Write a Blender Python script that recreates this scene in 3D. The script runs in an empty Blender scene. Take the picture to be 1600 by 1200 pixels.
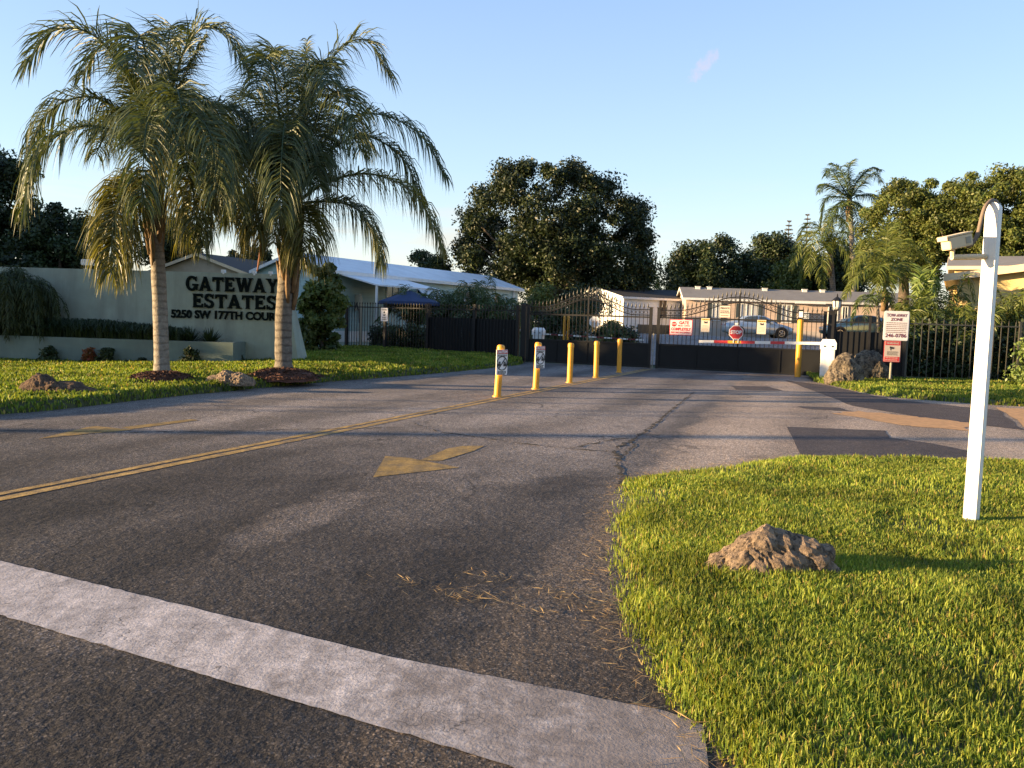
import bpy, bmesh, math, random
import numpy as np
from mathutils import Vector, Matrix, noise
random.seed(7); RNG = np.random.default_rng(11)
SC = bpy.context.scene; COL = SC.collection
PI = math.pi; R = math.radians

# ------------------------------------------------------------------ camera geometry
FPX = 1300.; PITCH = math.atan(99/1300.); ROLL = R(1.8); CAMH = 1.53
def ray(px, py):
    u = (px-800)/FPX; v = (600-py)/FPX
    a = math.cos(ROLL)*u-math.sin(ROLL)*v; b = math.sin(ROLL)*u+math.cos(ROLL)*v
    return Vector((a, math.cos(PITCH)+b*math.sin(PITCH), -math.sin(PITCH)+b*math.cos(PITCH)))
def G(px, py, z=0.):
    d = ray(px, py); t = (z-CAMH)/d.z
    return Vector((d.x*t, d.y*t, z))
def P(px, py, Y):
    d = ray(px, py); t = Y/d.y
    return Vector((d.x*t, Y, CAMH+d.z*t))

GC = Vector((4.91, 29.2, 0)); GR = Vector((.931, -.365, 0)).normalized(); GA = Vector((.365, .931, 0)).normalized()
GYAW = math.atan2(GR.y, GR.x)
def sstep(t):
    t = max(0., min(1., t)); return t*t*(3-2*t)
def terrain(x, y):
    s = (Vector((x, y, 0))-GC).dot(GA)
    return .95*sstep((s-2)/22)

# ------------------------------------------------------------------ tags
def tag(o, label=None, cat=None, group=None, kind=None):
    if label: o['label'] = label
    if cat: o['category'] = cat
    if group: o['group'] = group
    if kind: o['kind'] = kind
    return o
def wloc(o):
    v = Vector((0, 0, 0))
    while o is not None:
        v = v+o.location; o = o.parent
    return v
def thing(name, label, cat, loc=(0, 0, 0), group=None):
    o = bpy.data.objects.new(name, None); COL.objects.link(o); o.location = loc
    o.empty_display_size = .1
    return tag(o, label, cat, group)
def link_mesh(name, me, mats, parent=None, smooth=False):
    for m in (mats if isinstance(mats, (list, tuple)) else [mats]): me.materials.append(m)
    if smooth:
        me.polygons.foreach_set('use_smooth', [True]*len(me.polygons))
    o = bpy.data.objects.new(name, me); COL.objects.link(o)
    if parent: o.parent = parent
    return o
def copy_tree(o, parent=None):
    c = o.copy(); COL.objects.link(c)
    if parent: c.parent = parent
    for ch in list(o.children): copy_tree(ch, c)
    return c

# ------------------------------------------------------------------ mesh builder
def frame(o, yaw=0.):
    return Matrix.Translation(Vector(o)) @ Matrix.Rotation(yaw, 4, 'Z')
class MB:
    def __init__(s, M=None): s.v = []; s.f = []; s.mi = []; s.M = M or Matrix.Identity(4); s.cur = 0
    def add(s, vs, fs):
        b = len(s.v)
        s.v += [s.M @ Vector(q) for q in vs]
        for f in fs: s.f.append([b+i for i in f]); s.mi.append(s.cur)
    def box(s, c, d, rot=None, taper=1.):
        x, y, z = d[0]/2, d[1]/2, d[2]/2; t = taper
        vs = [Vector(q) for q in ((-x,-y,-z),(x,-y,-z),(x,y,-z),(-x,y,-z),(-x*t,-y*t,z),(x*t,-y*t,z),(x*t,y*t,z),(-x*t,y*t,z))]
        if rot is not None: vs = [rot @ q for q in vs]
        s.add([q+Vector(c) for q in vs], [(0,3,2,1),(4,5,6,7),(0,1,5,4),(1,2,6,5),(2,3,7,6),(3,0,4,7)])
    def bbox(s, c, d, b=.01):
        # bevelled box
        bm = bmesh.new(); bmesh.ops.create_cube(bm, size=1.)
        for v in bm.verts: v.co = Vector((v.co.x*d[0], v.co.y*d[1], v.co.z*d[2]))
        bmesh.ops.bevel(bm, geom=bm.edges[:], offset=b, segments=2, affect='EDGES', profile=.5)
        bm.verts.index_update()
        s.add([v.co+Vector(c) for v in bm.verts], [[v.index for v in f.verts] for f in bm.faces]); bm.free()
    def tube(s, path, rad, n=8, cap=True):
        path = [Vector(p) for p in path]; k = len(path)
        rr = rad if isinstance(rad, (list, tuple)) else [rad]*k
        vs = []; ref = None
        for i, p in enumerate(path):
            t = (path[min(i+1, k-1)]-path[max(i-1, 0)]).normalized()
            if ref is None:
                ref = Vector((1, 0, 0)) if abs(t.x) < .8 else Vector((0, 1, 0))
            a = (ref-t*ref.dot(t)).normalized(); ref = a; b = t.cross(a)
            for j in range(n):
                g = 2*PI*j/n; vs.append(p+(a*math.cos(g)+b*math.sin(g))*rr[i])
        fs = [(i*n+j, i*n+(j+1) % n, (i+1)*n+(j+1) % n, (i+1)*n+j) for i in range(k-1) for j in range(n)]
        if cap: fs += [tuple(range(n))[::-1], tuple((k-1)*n+j for j in range(n))]
        s.add(vs, fs)
    def prism(s, poly, ax, h):
        # poly: list of 3D points (planar), extruded along vector ax*h
        n = len(poly); a = Vector(ax)*h
        vs = [Vector(p) for p in poly]+[Vector(p)+a for p in poly]
        s.add(vs, [tuple(range(n))[::-1], tuple(range(n, 2*n))]+[(i, (i+1) % n, (i+1) % n+n, i+n) for i in range(n)])
    def poly(s, pts): s.add(pts, [tuple(range(len(pts)))])
    def ring(s, c, r, w, n=14, d=.012):
        # flat ring in local XZ plane
        vs = []
        for yy in (-d/2, d/2):
            for q in (r-w/2, r+w/2):
                vs += [Vector(c)+Vector((q*math.cos(2*PI*j/n), yy, q*math.sin(2*PI*j/n))) for j in range(n)]
        fs = []
        for j in range(n):
            k = (j+1) % n
            fs += [(j, k, n+k, n+j), (2*n+j, 3*n+j, 3*n+k, 2*n+k), (n+j, n+k, 3*n+k, 3*n+j), (j, 2*n+j, 2*n+k, k)]
        s.add(vs, fs)
    def disc(s, c, r, n=20, axis='y'):
        if axis == 'y': s.add([Vector(c)+Vector((r*math.cos(2*PI*j/n), 0, r*math.sin(2*PI*j/n))) for j in range(n)], [tuple(range(n))])
        else: s.add([Vector(c)+Vector((r*math.cos(2*PI*j/n), r*math.sin(2*PI*j/n), 0)) for j in range(n)], [tuple(range(n))])
    def build(s, name, mats, parent=None, smooth=False):
        off = wloc(parent) if parent else Vector((0, 0, 0))
        me = bpy.data.meshes.new(name)
        me.from_pydata([tuple(q-off) for q in s.v], [], s.f)
        if len(set(s.mi)) > 1: me.polygons.foreach_set('material_index', s.mi)
        o = link_mesh(name, me, mats, parent, smooth)
        if smooth == 'auto':
            try: me.set_sharp_from_angle(angle=R(35))
            except Exception: pass
        return o
def np_mesh(name, V, F, mat, parent=None):
    # V (N,3), F (M,k)
    off = wloc(parent) if parent else Vector((0, 0, 0))
    V = np.asarray(V, np.float32)-np.array(off, np.float32)
    me = bpy.data.meshes.new(name); k = F.shape[1]; m = len(F)
    me.vertices.add(len(V)); me.vertices.foreach_set('co', V.ravel())
    me.loops.add(m*k); me.loops.foreach_set('vertex_index', F.ravel().astype(np.int32))
    me.polygons.add(m); me.polygons.foreach_set('loop_start', np.arange(0, m*k, k, dtype=np.int32))
    me.update(calc_edges=True); me.validate()
    return link_mesh(name, me, mat, parent)

def text_verts(s, size, off=0., align='CENTER'):
    cu = bpy.data.curves.new('txt', 'FONT'); cu.body = s; cu.size = size; cu.align_x = align; cu.align_y = 'CENTER'
    cu.offset = off; cu.resolution_u = 3
    ob = bpy.data.objects.new('txt', cu); COL.objects.link(ob)
    bpy.context.view_layer.update()
    me = bpy.data.meshes.new_from_object(ob)
    vs = [v.co.copy() for v in me.vertices]; fs = [list(p.vertices) for p in me.polygons]
    bpy.data.objects.remove(ob); bpy.data.curves.remove(cu); bpy.data.meshes.remove(me)
    return vs, fs
def put_text(mb, s, x, z, size, y=-.004, off=0., width=None, thick=0., align='CENTER'):
    # text on the local XZ plane, facing local -Y
    vs, fs = text_verts(s, size, off, align)
    if not vs: return
    sx = 1.
    if width:
        w = max(v.x for v in vs)-min(v.x for v in vs); sx = width/w
    if thick:
        n = len(vs)
        out = [(x+v.x*sx, y, z+v.y) for v in vs]+[(x+v.x*sx, y+thick, z+v.y) for v in vs]
        cnt = {}
        for f in fs:
            for i in range(len(f)):
                e = (f[i], f[(i+1) % len(f)]); cnt[e] = 1
        side = [(a, a+n, b+n, b) for (a, b) in cnt if (b, a) not in cnt]
        mb.add(out, fs+side)
    else: mb.add([(x+v.x*sx, y, z+v.y) for v in vs], fs)

# ------------------------------------------------------------------ materials
def lin(c): return tuple((v/12.92 if v <= .04045 else ((v+.055)/1.055)**2.4) for v in c)
def nodes(m):
    m.use_nodes = True; nt = m.node_tree; return nt, nt.nodes, nt.links, nt.nodes['Principled BSDF']
def N(nt, t, **kw):
    n = nt.nodes.new(t)
    for k, v in kw.items():
        if k in n.inputs: n.inputs[k].default_value = v
        else: setattr(n, k, v)
    return n
def mixc(nt, fac, a, b, mode='MIX'):
    n = nt.nodes.new('ShaderNodeMix'); n.data_type = 'RGBA'; n.blend_type = mode
    for i, q in ((0, fac), (6, a), (7, b)):
        if hasattr(q, 'is_linked') or isinstance(q, bpy.types.NodeSocket): nt.links.new(q, n.inputs[i])
        else: n.inputs[i].default_value = (q if i == 0 else (tuple(q)+(1,))[:4])
    return n.outputs[2]
def math_n(nt, op, a, b=None, clamp=False):
    n = nt.nodes.new('ShaderNodeMath'); n.operation = op; n.use_clamp = clamp
    for i, q in enumerate((a, b)):
        if q is None: continue
        if isinstance(q, bpy.types.NodeSocket): nt.links.new(q, n.inputs[i])
        else: n.inputs[i].default_value = q
    return n.outputs[0]
def ramp(nt, src, stops):
    n = nt.nodes.new('ShaderNodeValToRGB'); e = n.color_ramp.elements
    while len(e) < len(stops): e.new(.5)
    for q, (p, c) in zip(e, stops):
        q.position = p; q.color = (c, c, c, 1) if not isinstance(c, (tuple, list)) else (tuple(c)+(1,))[:4]
    nt.links.new(src, n.inputs[0]); return n.outputs[0]
def nz(nt, vec, scale, detail=3., rough=.55, dist=0.):
    n = nt.nodes.new('ShaderNodeTexNoise'); n.inputs['Scale'].default_value = scale; n.inputs['Detail'].default_value = detail
    n.inputs['Roughness'].default_value = rough; n.inputs['Distortion'].default_value = dist
    if vec: nt.links.new(vec, n.inputs['Vector'])
    return n.outputs[0]
def geo_pos(nt): return nt.nodes.new('ShaderNodeNewGeometry').outputs['Position']
def mapping(nt, vec, rot=(0, 0, 0), scale=(1, 1, 1), loc=(0, 0, 0)):
    n = nt.nodes.new('ShaderNodeMapping'); n.inputs['Rotation'].default_value = rot; n.inputs['Scale'].default_value = scale
    n.inputs['Location'].default_value = loc; nt.links.new(vec, n.inputs[0]); return n.outputs[0]
def bump(nt, h, strength=.4, dist=.01):
    n = nt.nodes.new('ShaderNodeBump'); n.inputs['Strength'].default_value = strength; n.inputs['Distance'].default_value = dist
    nt.links.new(h, n.inputs['Height']); return n.outputs[0]
def M(name, col, rough=.6, var=.25, scale=6., metal=0., bstr=0., bscale=40., spec=.5, coat=0., dirt=None, dscale=1.5):
    m = bpy.data.materials.new(name); nt, n, l, p = nodes(m)
    pos = nt.nodes.new('ShaderNodeTexCoord').outputs['Object']
    f = ramp(nt, nz(nt, pos, scale, 4), [(.3, 1-var), (.7, 1+var*.3)])
    c = mixc(nt, 1., col, f, 'MULTIPLY')
    if dirt:
        d = ramp(nt, nz(nt, mapping(nt, pos, scale=(2.2, 2.2, .45)), dscale, 6, .65), [(.46, 0.), (.68, .85)])
        c = mixc(nt, d, c, dirt)
    l.new(c, p.inputs['Base Color']); p.inputs['Roughness'].default_value = rough; p.inputs['Metallic'].default_value = metal
    p.inputs['Specular IOR Level'].default_value = spec; p.inputs['Coat Weight'].default_value = coat
    if bstr: l.new(bump(nt, nz(nt, pos, bscale, 4), bstr, .01), p.inputs['Normal'])
    return m
def leafmat(name, c1, c2, trans=.3, rough=.5, tcol=None, spec=.35, big=None, dry=None):
    m = bpy.data.materials.new(name); nt, n, l, p = nodes(m)
    g = nt.nodes.new('ShaderNodeNewGeometry')
    c = mixc(nt, g.outputs['Random Per Island'], c1, c2)
    if dry: c = mixc(nt, math_n(nt, 'LESS_THAN', math_n(nt, 'FRACT', math_n(nt, 'MULTIPLY', g.outputs['Random Per Island'], 37.)), dry), c, (.40, .30, .10))
    if big:
        f = ramp(nt, nz(nt, g.outputs['Position'], big, 2), [(.35, .6), (.65, 1.15)])
        c = mixc(nt, 1., c, f, 'MULTIPLY')
    l.new(c, p.inputs['Base Color']); p.inputs['Roughness'].default_value = rough; p.inputs['Specular IOR Level'].default_value = spec
    if trans:
        t = nt.nodes.new('ShaderNodeBsdfTranslucent'); mx = nt.nodes.new('ShaderNodeMixShader'); mx.inputs[0].default_value = trans
        tc = mixc(nt, 1., c, tcol or (1.3, 1.25, .5), 'MULTIPLY'); l.new(tc, t.inputs[0])
        l.new(p.outputs[0], mx.inputs[1]); l.new(t.outputs[0], mx.inputs[2]); l.new(mx.outputs[0], n['Material Output'].inputs[0])
    return m

def asphalt(name, dark, light, tan, cracks=True, split=True, stone=1.):
    m = bpy.data.materials.new(name); nt, n, l, p = nodes(m)
    pos = geo_pos(nt)
    rp = mapping(nt, pos, rot=(0, 0, R(21.4)))
    st = mapping(nt, rp, scale=(1., .22, 1.))
    big = nz(nt, st, .55, 4, .6, .4); med = nz(nt, pos, 2.2, 5, .65); fine = nz(nt, pos, 16, 4, .7)
    f = math_n(nt, 'ADD', math_n(nt, 'MULTIPLY', big, .75), math_n(nt, 'MULTIPLY', med, .35))
    f = ramp(nt, f, [(.40, 0.), (.66, 1.)])
    c = mixc(nt, f, dark, light)
    if split:
        # paler, browner overlay in the right-hand lane and towards the gate
        sx = nt.nodes.new('ShaderNodeSeparateXYZ'); l.new(pos, sx.inputs[0])
        a = math_n(nt, 'SUBTRACT', sx.outputs[0], math_n(nt, 'ADD', math_n(nt, 'MULTIPLY', sx.outputs[1], .335), -1.55))
        a = math_n(nt, 'ADD', a, math_n(nt, 'MULTIPLY', math_n(nt, 'SUBTRACT', nz(nt, pos, 1.4, 5), .5), .8))
        a = ramp(nt, a, [(0., 0.), (.16, 1.)])
        b = math_n(nt, 'MULTIPLY', math_n(nt, 'SUBTRACT', sx.outputs[1], 5.5), .12, True)
        b = math_n(nt, 'MULTIPLY', b, math_n(nt, 'ADD', .35, math_n(nt, 'MULTIPLY', big, .8)), True)
        c = mixc(nt, math_n(nt, 'MULTIPLY', b, .6), c, light)
        c = mixc(nt, math_n(nt, 'MULTIPLY', a, .75), c, tan)
    if split:
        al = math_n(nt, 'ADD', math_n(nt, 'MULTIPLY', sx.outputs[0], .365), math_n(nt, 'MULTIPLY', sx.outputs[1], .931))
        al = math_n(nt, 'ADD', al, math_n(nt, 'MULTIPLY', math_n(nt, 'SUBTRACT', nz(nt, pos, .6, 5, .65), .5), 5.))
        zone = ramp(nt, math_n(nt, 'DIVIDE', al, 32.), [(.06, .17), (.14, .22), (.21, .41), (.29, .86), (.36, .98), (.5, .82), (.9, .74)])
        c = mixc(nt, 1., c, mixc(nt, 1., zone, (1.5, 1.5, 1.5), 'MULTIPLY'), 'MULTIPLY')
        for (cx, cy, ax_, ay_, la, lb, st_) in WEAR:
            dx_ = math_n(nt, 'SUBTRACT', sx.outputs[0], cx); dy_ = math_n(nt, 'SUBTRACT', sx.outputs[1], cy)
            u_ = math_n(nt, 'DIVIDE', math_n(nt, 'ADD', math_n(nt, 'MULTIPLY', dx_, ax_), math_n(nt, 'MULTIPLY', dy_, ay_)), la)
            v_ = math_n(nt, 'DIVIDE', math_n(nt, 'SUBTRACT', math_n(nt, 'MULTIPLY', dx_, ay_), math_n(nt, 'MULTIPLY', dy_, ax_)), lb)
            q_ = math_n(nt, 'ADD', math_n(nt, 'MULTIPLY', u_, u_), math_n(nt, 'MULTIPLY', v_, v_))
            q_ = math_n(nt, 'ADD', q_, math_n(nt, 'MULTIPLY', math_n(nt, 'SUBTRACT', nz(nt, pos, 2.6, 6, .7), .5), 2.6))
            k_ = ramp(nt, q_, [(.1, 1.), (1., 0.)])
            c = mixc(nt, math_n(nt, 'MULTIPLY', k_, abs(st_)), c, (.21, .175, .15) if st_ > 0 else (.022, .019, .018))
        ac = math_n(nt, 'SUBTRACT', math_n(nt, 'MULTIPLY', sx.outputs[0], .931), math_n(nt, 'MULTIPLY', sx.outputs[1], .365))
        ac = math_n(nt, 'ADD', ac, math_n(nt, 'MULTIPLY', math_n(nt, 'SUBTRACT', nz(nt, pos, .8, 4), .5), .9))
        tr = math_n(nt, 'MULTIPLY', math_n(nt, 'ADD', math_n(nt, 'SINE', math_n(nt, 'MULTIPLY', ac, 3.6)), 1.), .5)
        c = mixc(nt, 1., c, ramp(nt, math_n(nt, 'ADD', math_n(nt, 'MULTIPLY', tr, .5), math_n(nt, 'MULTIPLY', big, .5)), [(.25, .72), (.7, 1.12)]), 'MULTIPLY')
    vo = nt.nodes.new('ShaderNodeTexVoronoi'); vo.inputs['Scale'].default_value = 112; l.new(pos, vo.inputs['Vector'])
    sp = nt.nodes.new('ShaderNodeSeparateColor'); l.new(vo.outputs['Color'], sp.inputs[0])
    stn = ramp(nt, sp.outputs[0], [(.0, .32), (.55, .82), (.87, 1.4), (1., 3.1)])
    c = mixc(nt, .85*stone, c, mixc(nt, 1., c, stn, 'MULTIPLY'))
    c = mixc(nt, .8, c, mixc(nt, 1., c, ramp(nt, fine, [(.3, .6), (.7, 1.35)]), 'MULTIPLY'))
    stain = ramp(nt, nz(nt, mapping(nt, pos, loc=(7, 3, 0)), .9, 5, .7, .8), [(.6, 1.), (.74, .55)])
    c = mixc(nt, 1., c, stain, 'MULTIPLY')
    if cracks:
        wp = nt.nodes.new('ShaderNodeVectorMath'); wp.operation = 'ADD'
        nn = nt.nodes.new('ShaderNodeTexNoise'); nn.inputs['Scale'].default_value = 1.6; nn.inputs['Detail'].default_value = 5; l.new(pos, nn.inputs['Vector'])
        l.new(pos, wp.inputs[0]); l.new(nn.outputs['Color'], wp.inputs[1])
        v2 = nt.nodes.new('ShaderNodeTexVoronoi'); v2.feature = 'DISTANCE_TO_EDGE'; v2.inputs['Scale'].default_value = .34; l.new(wp.outputs[0], v2.inputs['Vector'])
        cm = math_n(nt, 'MULTIPLY', ramp(nt, v2.outputs['Distance'], [(.0, 1.), (.008, 0.)]), ramp(nt, nz(nt, pos, .5, 2), [(.45, 0.), (.6, .9)]))
        c = mixc(nt, cm, c, (.012, .011, .010))
    l.new(c, p.inputs['Base Color']); p.inputs['Roughness'].default_value = .82; p.inputs['Specular IOR Level'].default_value = .25
    h = math_n(nt, 'ADD', math_n(nt, 'MULTIPLY', sp.outputs[1], .5), math_n(nt, 'MULTIPLY', fine, .9))
    h = math_n(nt, 'ADD', h, math_n(nt, 'MULTIPLY', med, 1.5))
    l.new(bump(nt, h, .75, .02), p.inputs['Normal'])
    return m
def paintmat(name, col, under, wear0, wear1, cells=9., rough=.7, xwear=False):
    # painted marking worn through to the asphalt, with crazed cracks
    m = bpy.data.materials.new(name); nt, n, l, p = nodes(m); pos = geo_pos(nt)
    w = ramp(nt, nz(nt, pos, 5, 6, .7), [(wear0, 0.), (wear1, 1.)])
    wp = nt.nodes.new('ShaderNodeVectorMath'); wp.operation = 'MULTIPLY_ADD'
    nn = nt.nodes.new('ShaderNodeTexNoise'); nn.inputs['Scale'].default_value = 6; l.new(pos, nn.inputs['Vector'])
    l.new(nn.outputs['Color'], wp.inputs[0]); wp.inputs[1].default_value = (.35, .35, .35); l.new(pos, wp.inputs[2])
    v2 = nt.nodes.new('ShaderNodeTexVoronoi'); v2.feature = 'DISTANCE_TO_EDGE'; v2.inputs['Scale'].default_value = cells; l.new(wp.outputs[0], v2.inputs['Vector'])
    ck = math_n(nt, 'MULTIPLY', ramp(nt, v2.outputs['Distance'], [(0., 1.), (.016, 0.)]), ramp(nt, nz(nt, pos, 2.2, 3), [(.46, 0.), (.6, .85)]))
    if xwear:
        sx = nt.nodes.new('ShaderNodeSeparateXYZ'); l.new(pos, sx.inputs[0])
        w = math_n(nt, 'ADD', math_n(nt, 'MULTIPLY', nz(nt, pos, 4, 7, .75), 1.0), math_n(nt, 'MULTIPLY', math_n(nt, 'ADD', sx.outputs[0], .9), .17))
        w = ramp(nt, w, [(.49, 0.), (.70, .85)])
    g = ramp(nt, nz(nt, pos, 60, 4, .7), [(.3, .72), (.65, 1.1)])
    c = mixc(nt, 1., mixc(nt, ramp(nt, nz(nt, pos, 1.3, 5, .7), [(.35, 0.), (.7, .55)]), col, tuple(v*.55 for v in col)), g, 'MULTIPLY')
    st_ = ramp(nt, nz(nt, mapping(nt, pos, rot=(0, 0, R(21.4)), scale=(5., .8, 1.)), 1.7, 5, .7), [(.38, 1.), (.66, .62)])
    c = mixc(nt, 1., c, st_, 'MULTIPLY')
    v3 = nt.nodes.new('ShaderNodeTexVoronoi'); v3.feature = 'DISTANCE_TO_EDGE'; v3.inputs['Scale'].default_value = cells*4.5; l.new(wp.outputs[0], v3.inputs['Vector'])
    c3 = math_n(nt, 'MULTIPLY', ramp(nt, v3.outputs['Distance'], [(0., .8), (.05, 0.)]), ramp(nt, nz(nt, pos, 3.1, 4), [(.46, 0.), (.6, .8)]))
    c = mixc(nt, c3, c, tuple(v*.5 for v in col))
    c = mixc(nt, w, c, under); c = mixc(nt, 1., c, ramp(nt, nz(nt, pos, 11, 5, .7), [(.35, .72), (.62, 1.1)]), 'MULTIPLY'); c = mixc(nt, ck, c, (.03, .027, .025))
    l.new(c, p.inputs['Base Color']); p.inputs['Roughness'].default_value = rough; p.inputs['Specular IOR Level'].default_value = .2
    l.new(bump(nt, math_n(nt, 'ADD', nz(nt, pos, 70, 4, .7), math_n(nt, 'MULTIPLY', v2.outputs['Distance'], .4)), .45, .012), p.inputs['Normal'])
    return m
def palmtrunk(name, c1, c2, per=9., rs=.8):
    m = bpy.data.materials.new(name); nt, n, l, p = nodes(m); pos = geo_pos(nt)
    sx = nt.nodes.new('ShaderNodeSeparateXYZ'); l.new(pos, sx.inputs[0])
    z = math_n(nt, 'ADD', sx.outputs[2], math_n(nt, 'MULTIPLY', nz(nt, pos, 5, 4), .10))
    s = math_n(nt, 'SINE', math_n(nt, 'MULTIPLY', z, per*2*PI)); s = math_n(nt, 'MULTIPLY', math_n(nt, 'ADD', s, 1.), .5)
    f = math_n(nt, 'MULTIPLY', math_n(nt, 'MULTIPLY', math_n(nt, 'POWER', s, 5.), nz(nt, pos, 3.5, 3)), rs)
    c = mixc(nt, f, c1, c2); c = mixc(nt, 1., c, ramp(nt, nz(nt, pos, 14, 5, .7), [(.3, .6), (.7, 1.2)]), 'MULTIPLY')
    l.new(c, p.inputs['Base Color']); p.inputs['Roughness'].default_value = .9; p.inputs['Specular IOR Level'].default_value = .1
    l.new(bump(nt, math_n(nt, 'SUBTRACT', nz(nt, pos, 25, 4), f), .6, .02), p.inputs['Normal'])
    return m
def rockmat(name, c1, c2, c3, sc=1.):
    m = bpy.data.materials.new(name); nt, n, l, p = nodes(m); pos = geo_pos(nt)
    a = nz(nt, pos, 7*sc, 8, .7, .5); b = nz(nt, pos, 24*sc, 6, .75)
    c = mixc(nt, ramp(nt, a, [(.38, 0.), (.62, 1.)]), c1, c2); c = mixc(nt, ramp(nt, b, [(.5, 0.), (.62, .9)]), c, c3)
    l.new(c, p.inputs['Base Color']); p.inputs['Roughness'].default_value = .95; p.inputs['Specular IOR Level'].default_value = .1
    l.new(bump(nt, math_n(nt, 'ADD', b, a), .9, .03), p.inputs['Normal']); return m
def siding(name, col, per=.2, axis=2, depth=.12, rough=.55):
    # lapped boards / shingle courses: thin dark joints across one axis
    m = bpy.data.materials.new(name); nt, n, l, p = nodes(m); pos = geo_pos(nt)
    sx = nt.nodes.new('ShaderNodeSeparateXYZ'); l.new(pos, sx.inputs[0])
    fr = math_n(nt, 'FRACT', math_n(nt, 'DIVIDE', sx.outputs[axis], per))
    d = ramp(nt, fr, [(0., 1-depth*2.5), (.12, 1.), (1., 1-depth)])
    c = mixc(nt, 1., col, d, 'MULTIPLY'); c = mixc(nt, 1., c, ramp(nt, nz(nt, pos, 1.3, 5, .65), [(.3, .82), (.7, 1.05)]), 'MULTIPLY')
    l.new(c, p.inputs['Base Color']); p.inputs['Roughness'].default_value = rough
    l.new(bump(nt, fr, .3, .02), p.inputs['Normal']); return m

WEAR = [(-1.54, 6.33, 0.223, 0.975, 1.19, 0.3, 0.75), (-0.79, 8.5, 0.347, 0.938, 1.72, 0.55, 0.5), (0.46, 11.54, 0.564, 0.826, 2.39, 0.9, 0.55), (0.66, 10.34, 0.998, -0.068, 1.21, 0.5, 0.4), (0.51, 7.74, 0.486, 0.874, 1.01, 0.45, -0.6), (-0.7, 5.72, 0.572, 0.82, 0.71, 0.3, -0.4), (-2.19, 3.88, 0.911, -0.412, 0.59, 0.25, 0.3)]
MT = {}
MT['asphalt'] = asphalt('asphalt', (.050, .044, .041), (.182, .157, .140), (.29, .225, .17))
MT['asphalt_old'] = asphalt('asphalt_old', (.16, .15, .145), (.30, .28, .27), (.2, .2, .2), False, False, .6)
MT['asphalt_patch'] = asphalt('asphalt_patch', (.045, .036, .036), (.085, .07, .066), (.1, .1, .1), False, False, .8)
MT['stop_paint'] = paintmat('stop_paint', (.58, .52, .49), (.20, .17, .15), .50, .74, 5., xwear=True)
MT['yellow_paint'] = paintmat('yellow_paint', (.60, .38, .12), (.15, .115, .08), .44, .70, 14.)
MT['arrow_paint'] = paintmat('arrow_paint', (.45, .29, .09), (.14, .11, .07), .46, .72, 14.)
MT['sand'] = M('sand', (.50, .27, .11), .95, .35, 9, bstr=.4, bscale=60)
MT['crack'] = M('crack', (.014, .012, .011), .95, .3, 20)
MT['soil'] = M('soil', (.075, .06, .03), .95, .5, 8, bstr=.6, bscale=30)
MT['lawn'] = M('lawn_soil', (.055, .06, .02), .95, .5, 10, bstr=.6, bscale=60)
MT['ground'] = M('ground', (.05, .075, .02), .95, .5, 1.5, bstr=.6, bscale=30)
MT['blade'] = leafmat('blade', (.080, .155, .024), (.36, .39, .065), .40, .5, spec=.2, big=1.6, dry=.06)
MT['blade_far'] = leafmat('blade_far', (.07, .14, .02), (.26, .29, .05), .36, .55, spec=.15, big=.8, dry=.04)
MT['dry'] = leafmat('dry', (.22, .14, .07), (.42, .31, .16), .15, .75, spec=.1)
MT['palm'] = leafmat('palm_leaf', (.034, .060, .024), (.098, .115, .040), .2, .5, spec=.4)
MT['palm_old_sunlit'] = leafmat('palm_leaf_old_sunlit', (.075, .09, .026), (.18, .165, .042), .32, .42, spec=.4)  # older, yellower low fronds, with sunlit gold also put into the colour
MT['palm2'] = leafmat('palm_leaf_green', (.06, .098, .02), (.155, .17, .04), .32, .45, spec=.3)
MT['palm_dk'] = leafmat('palm_leaf_dark', (.035, .065, .018), (.08, .105, .028), .22, .42, spec=.4)
MT['rachis'] = M('rachis', (.17, .15, .06), .6, .3, 10)
MT['leaf_big'] = leafmat('leaf_olive', (.014, .028, .010), (.042, .055, .017), .15, .5, spec=.3, big=.5)  # darkened leaf colour stands in for shade on the huge tree
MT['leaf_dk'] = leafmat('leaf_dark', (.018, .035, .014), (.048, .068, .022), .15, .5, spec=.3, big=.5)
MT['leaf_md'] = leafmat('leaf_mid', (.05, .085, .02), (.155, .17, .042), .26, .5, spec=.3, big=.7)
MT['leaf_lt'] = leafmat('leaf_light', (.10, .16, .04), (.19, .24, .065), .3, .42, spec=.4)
MT['leaf_red'] = leafmat('leaf_red', (.22, .05, .02), (.10, .06, .02), .25, .5)
MT['weep'] = leafmat('leaf_weeping', (.026, .042, .014), (.055, .07, .02), .2, .55)
MT['liriope'] = leafmat('liriope', (.016, .032, .011), (.04, .058, .018), .15, .5)
MT['pine'] = leafmat('pine_leaf', (.12, .12, .10), (.2, .18, .14), .1, .6)
MT['bark'] = M('bark', (.09, .07, .05), .95, .5, 8, bstr=.7, bscale=20)
MT['palm_trunk'] = palmtrunk('palm_trunk', (.25, .225, .19), (.13, .11, .09), 7., 1.1)
MT['palm_trunk2'] = palmtrunk('palm_trunk_rough', (.175, .155, .13), (.055, .045, .038), 6., 1.1)
MT['boots'] = M('palm_boots', (.20, .125, .06), .85, .45, 9, bstr=.6, bscale=25)
MT['chips'] = leafmat('bark_chip', (.12, .06, .043), (.05, .03, .022), 0, .8, spec=.1)
MT['mulch'] = M('mulch', (.13, .055, .035), .95, .6, 25, bstr=1., bscale=45)
MT['sage'] = M('sage_stucco', (.285, .325, .265), .9, .15, 2.2, bstr=.25, bscale=90, dirt=(.19, .205, .17), dscale=.9)
MT['sage_dk'] = M('planter_stucco', (.15, .195, .17), .9, .2, 2.2, bstr=.25, bscale=90, dirt=(.115, .14, .125), dscale=.9)
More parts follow.
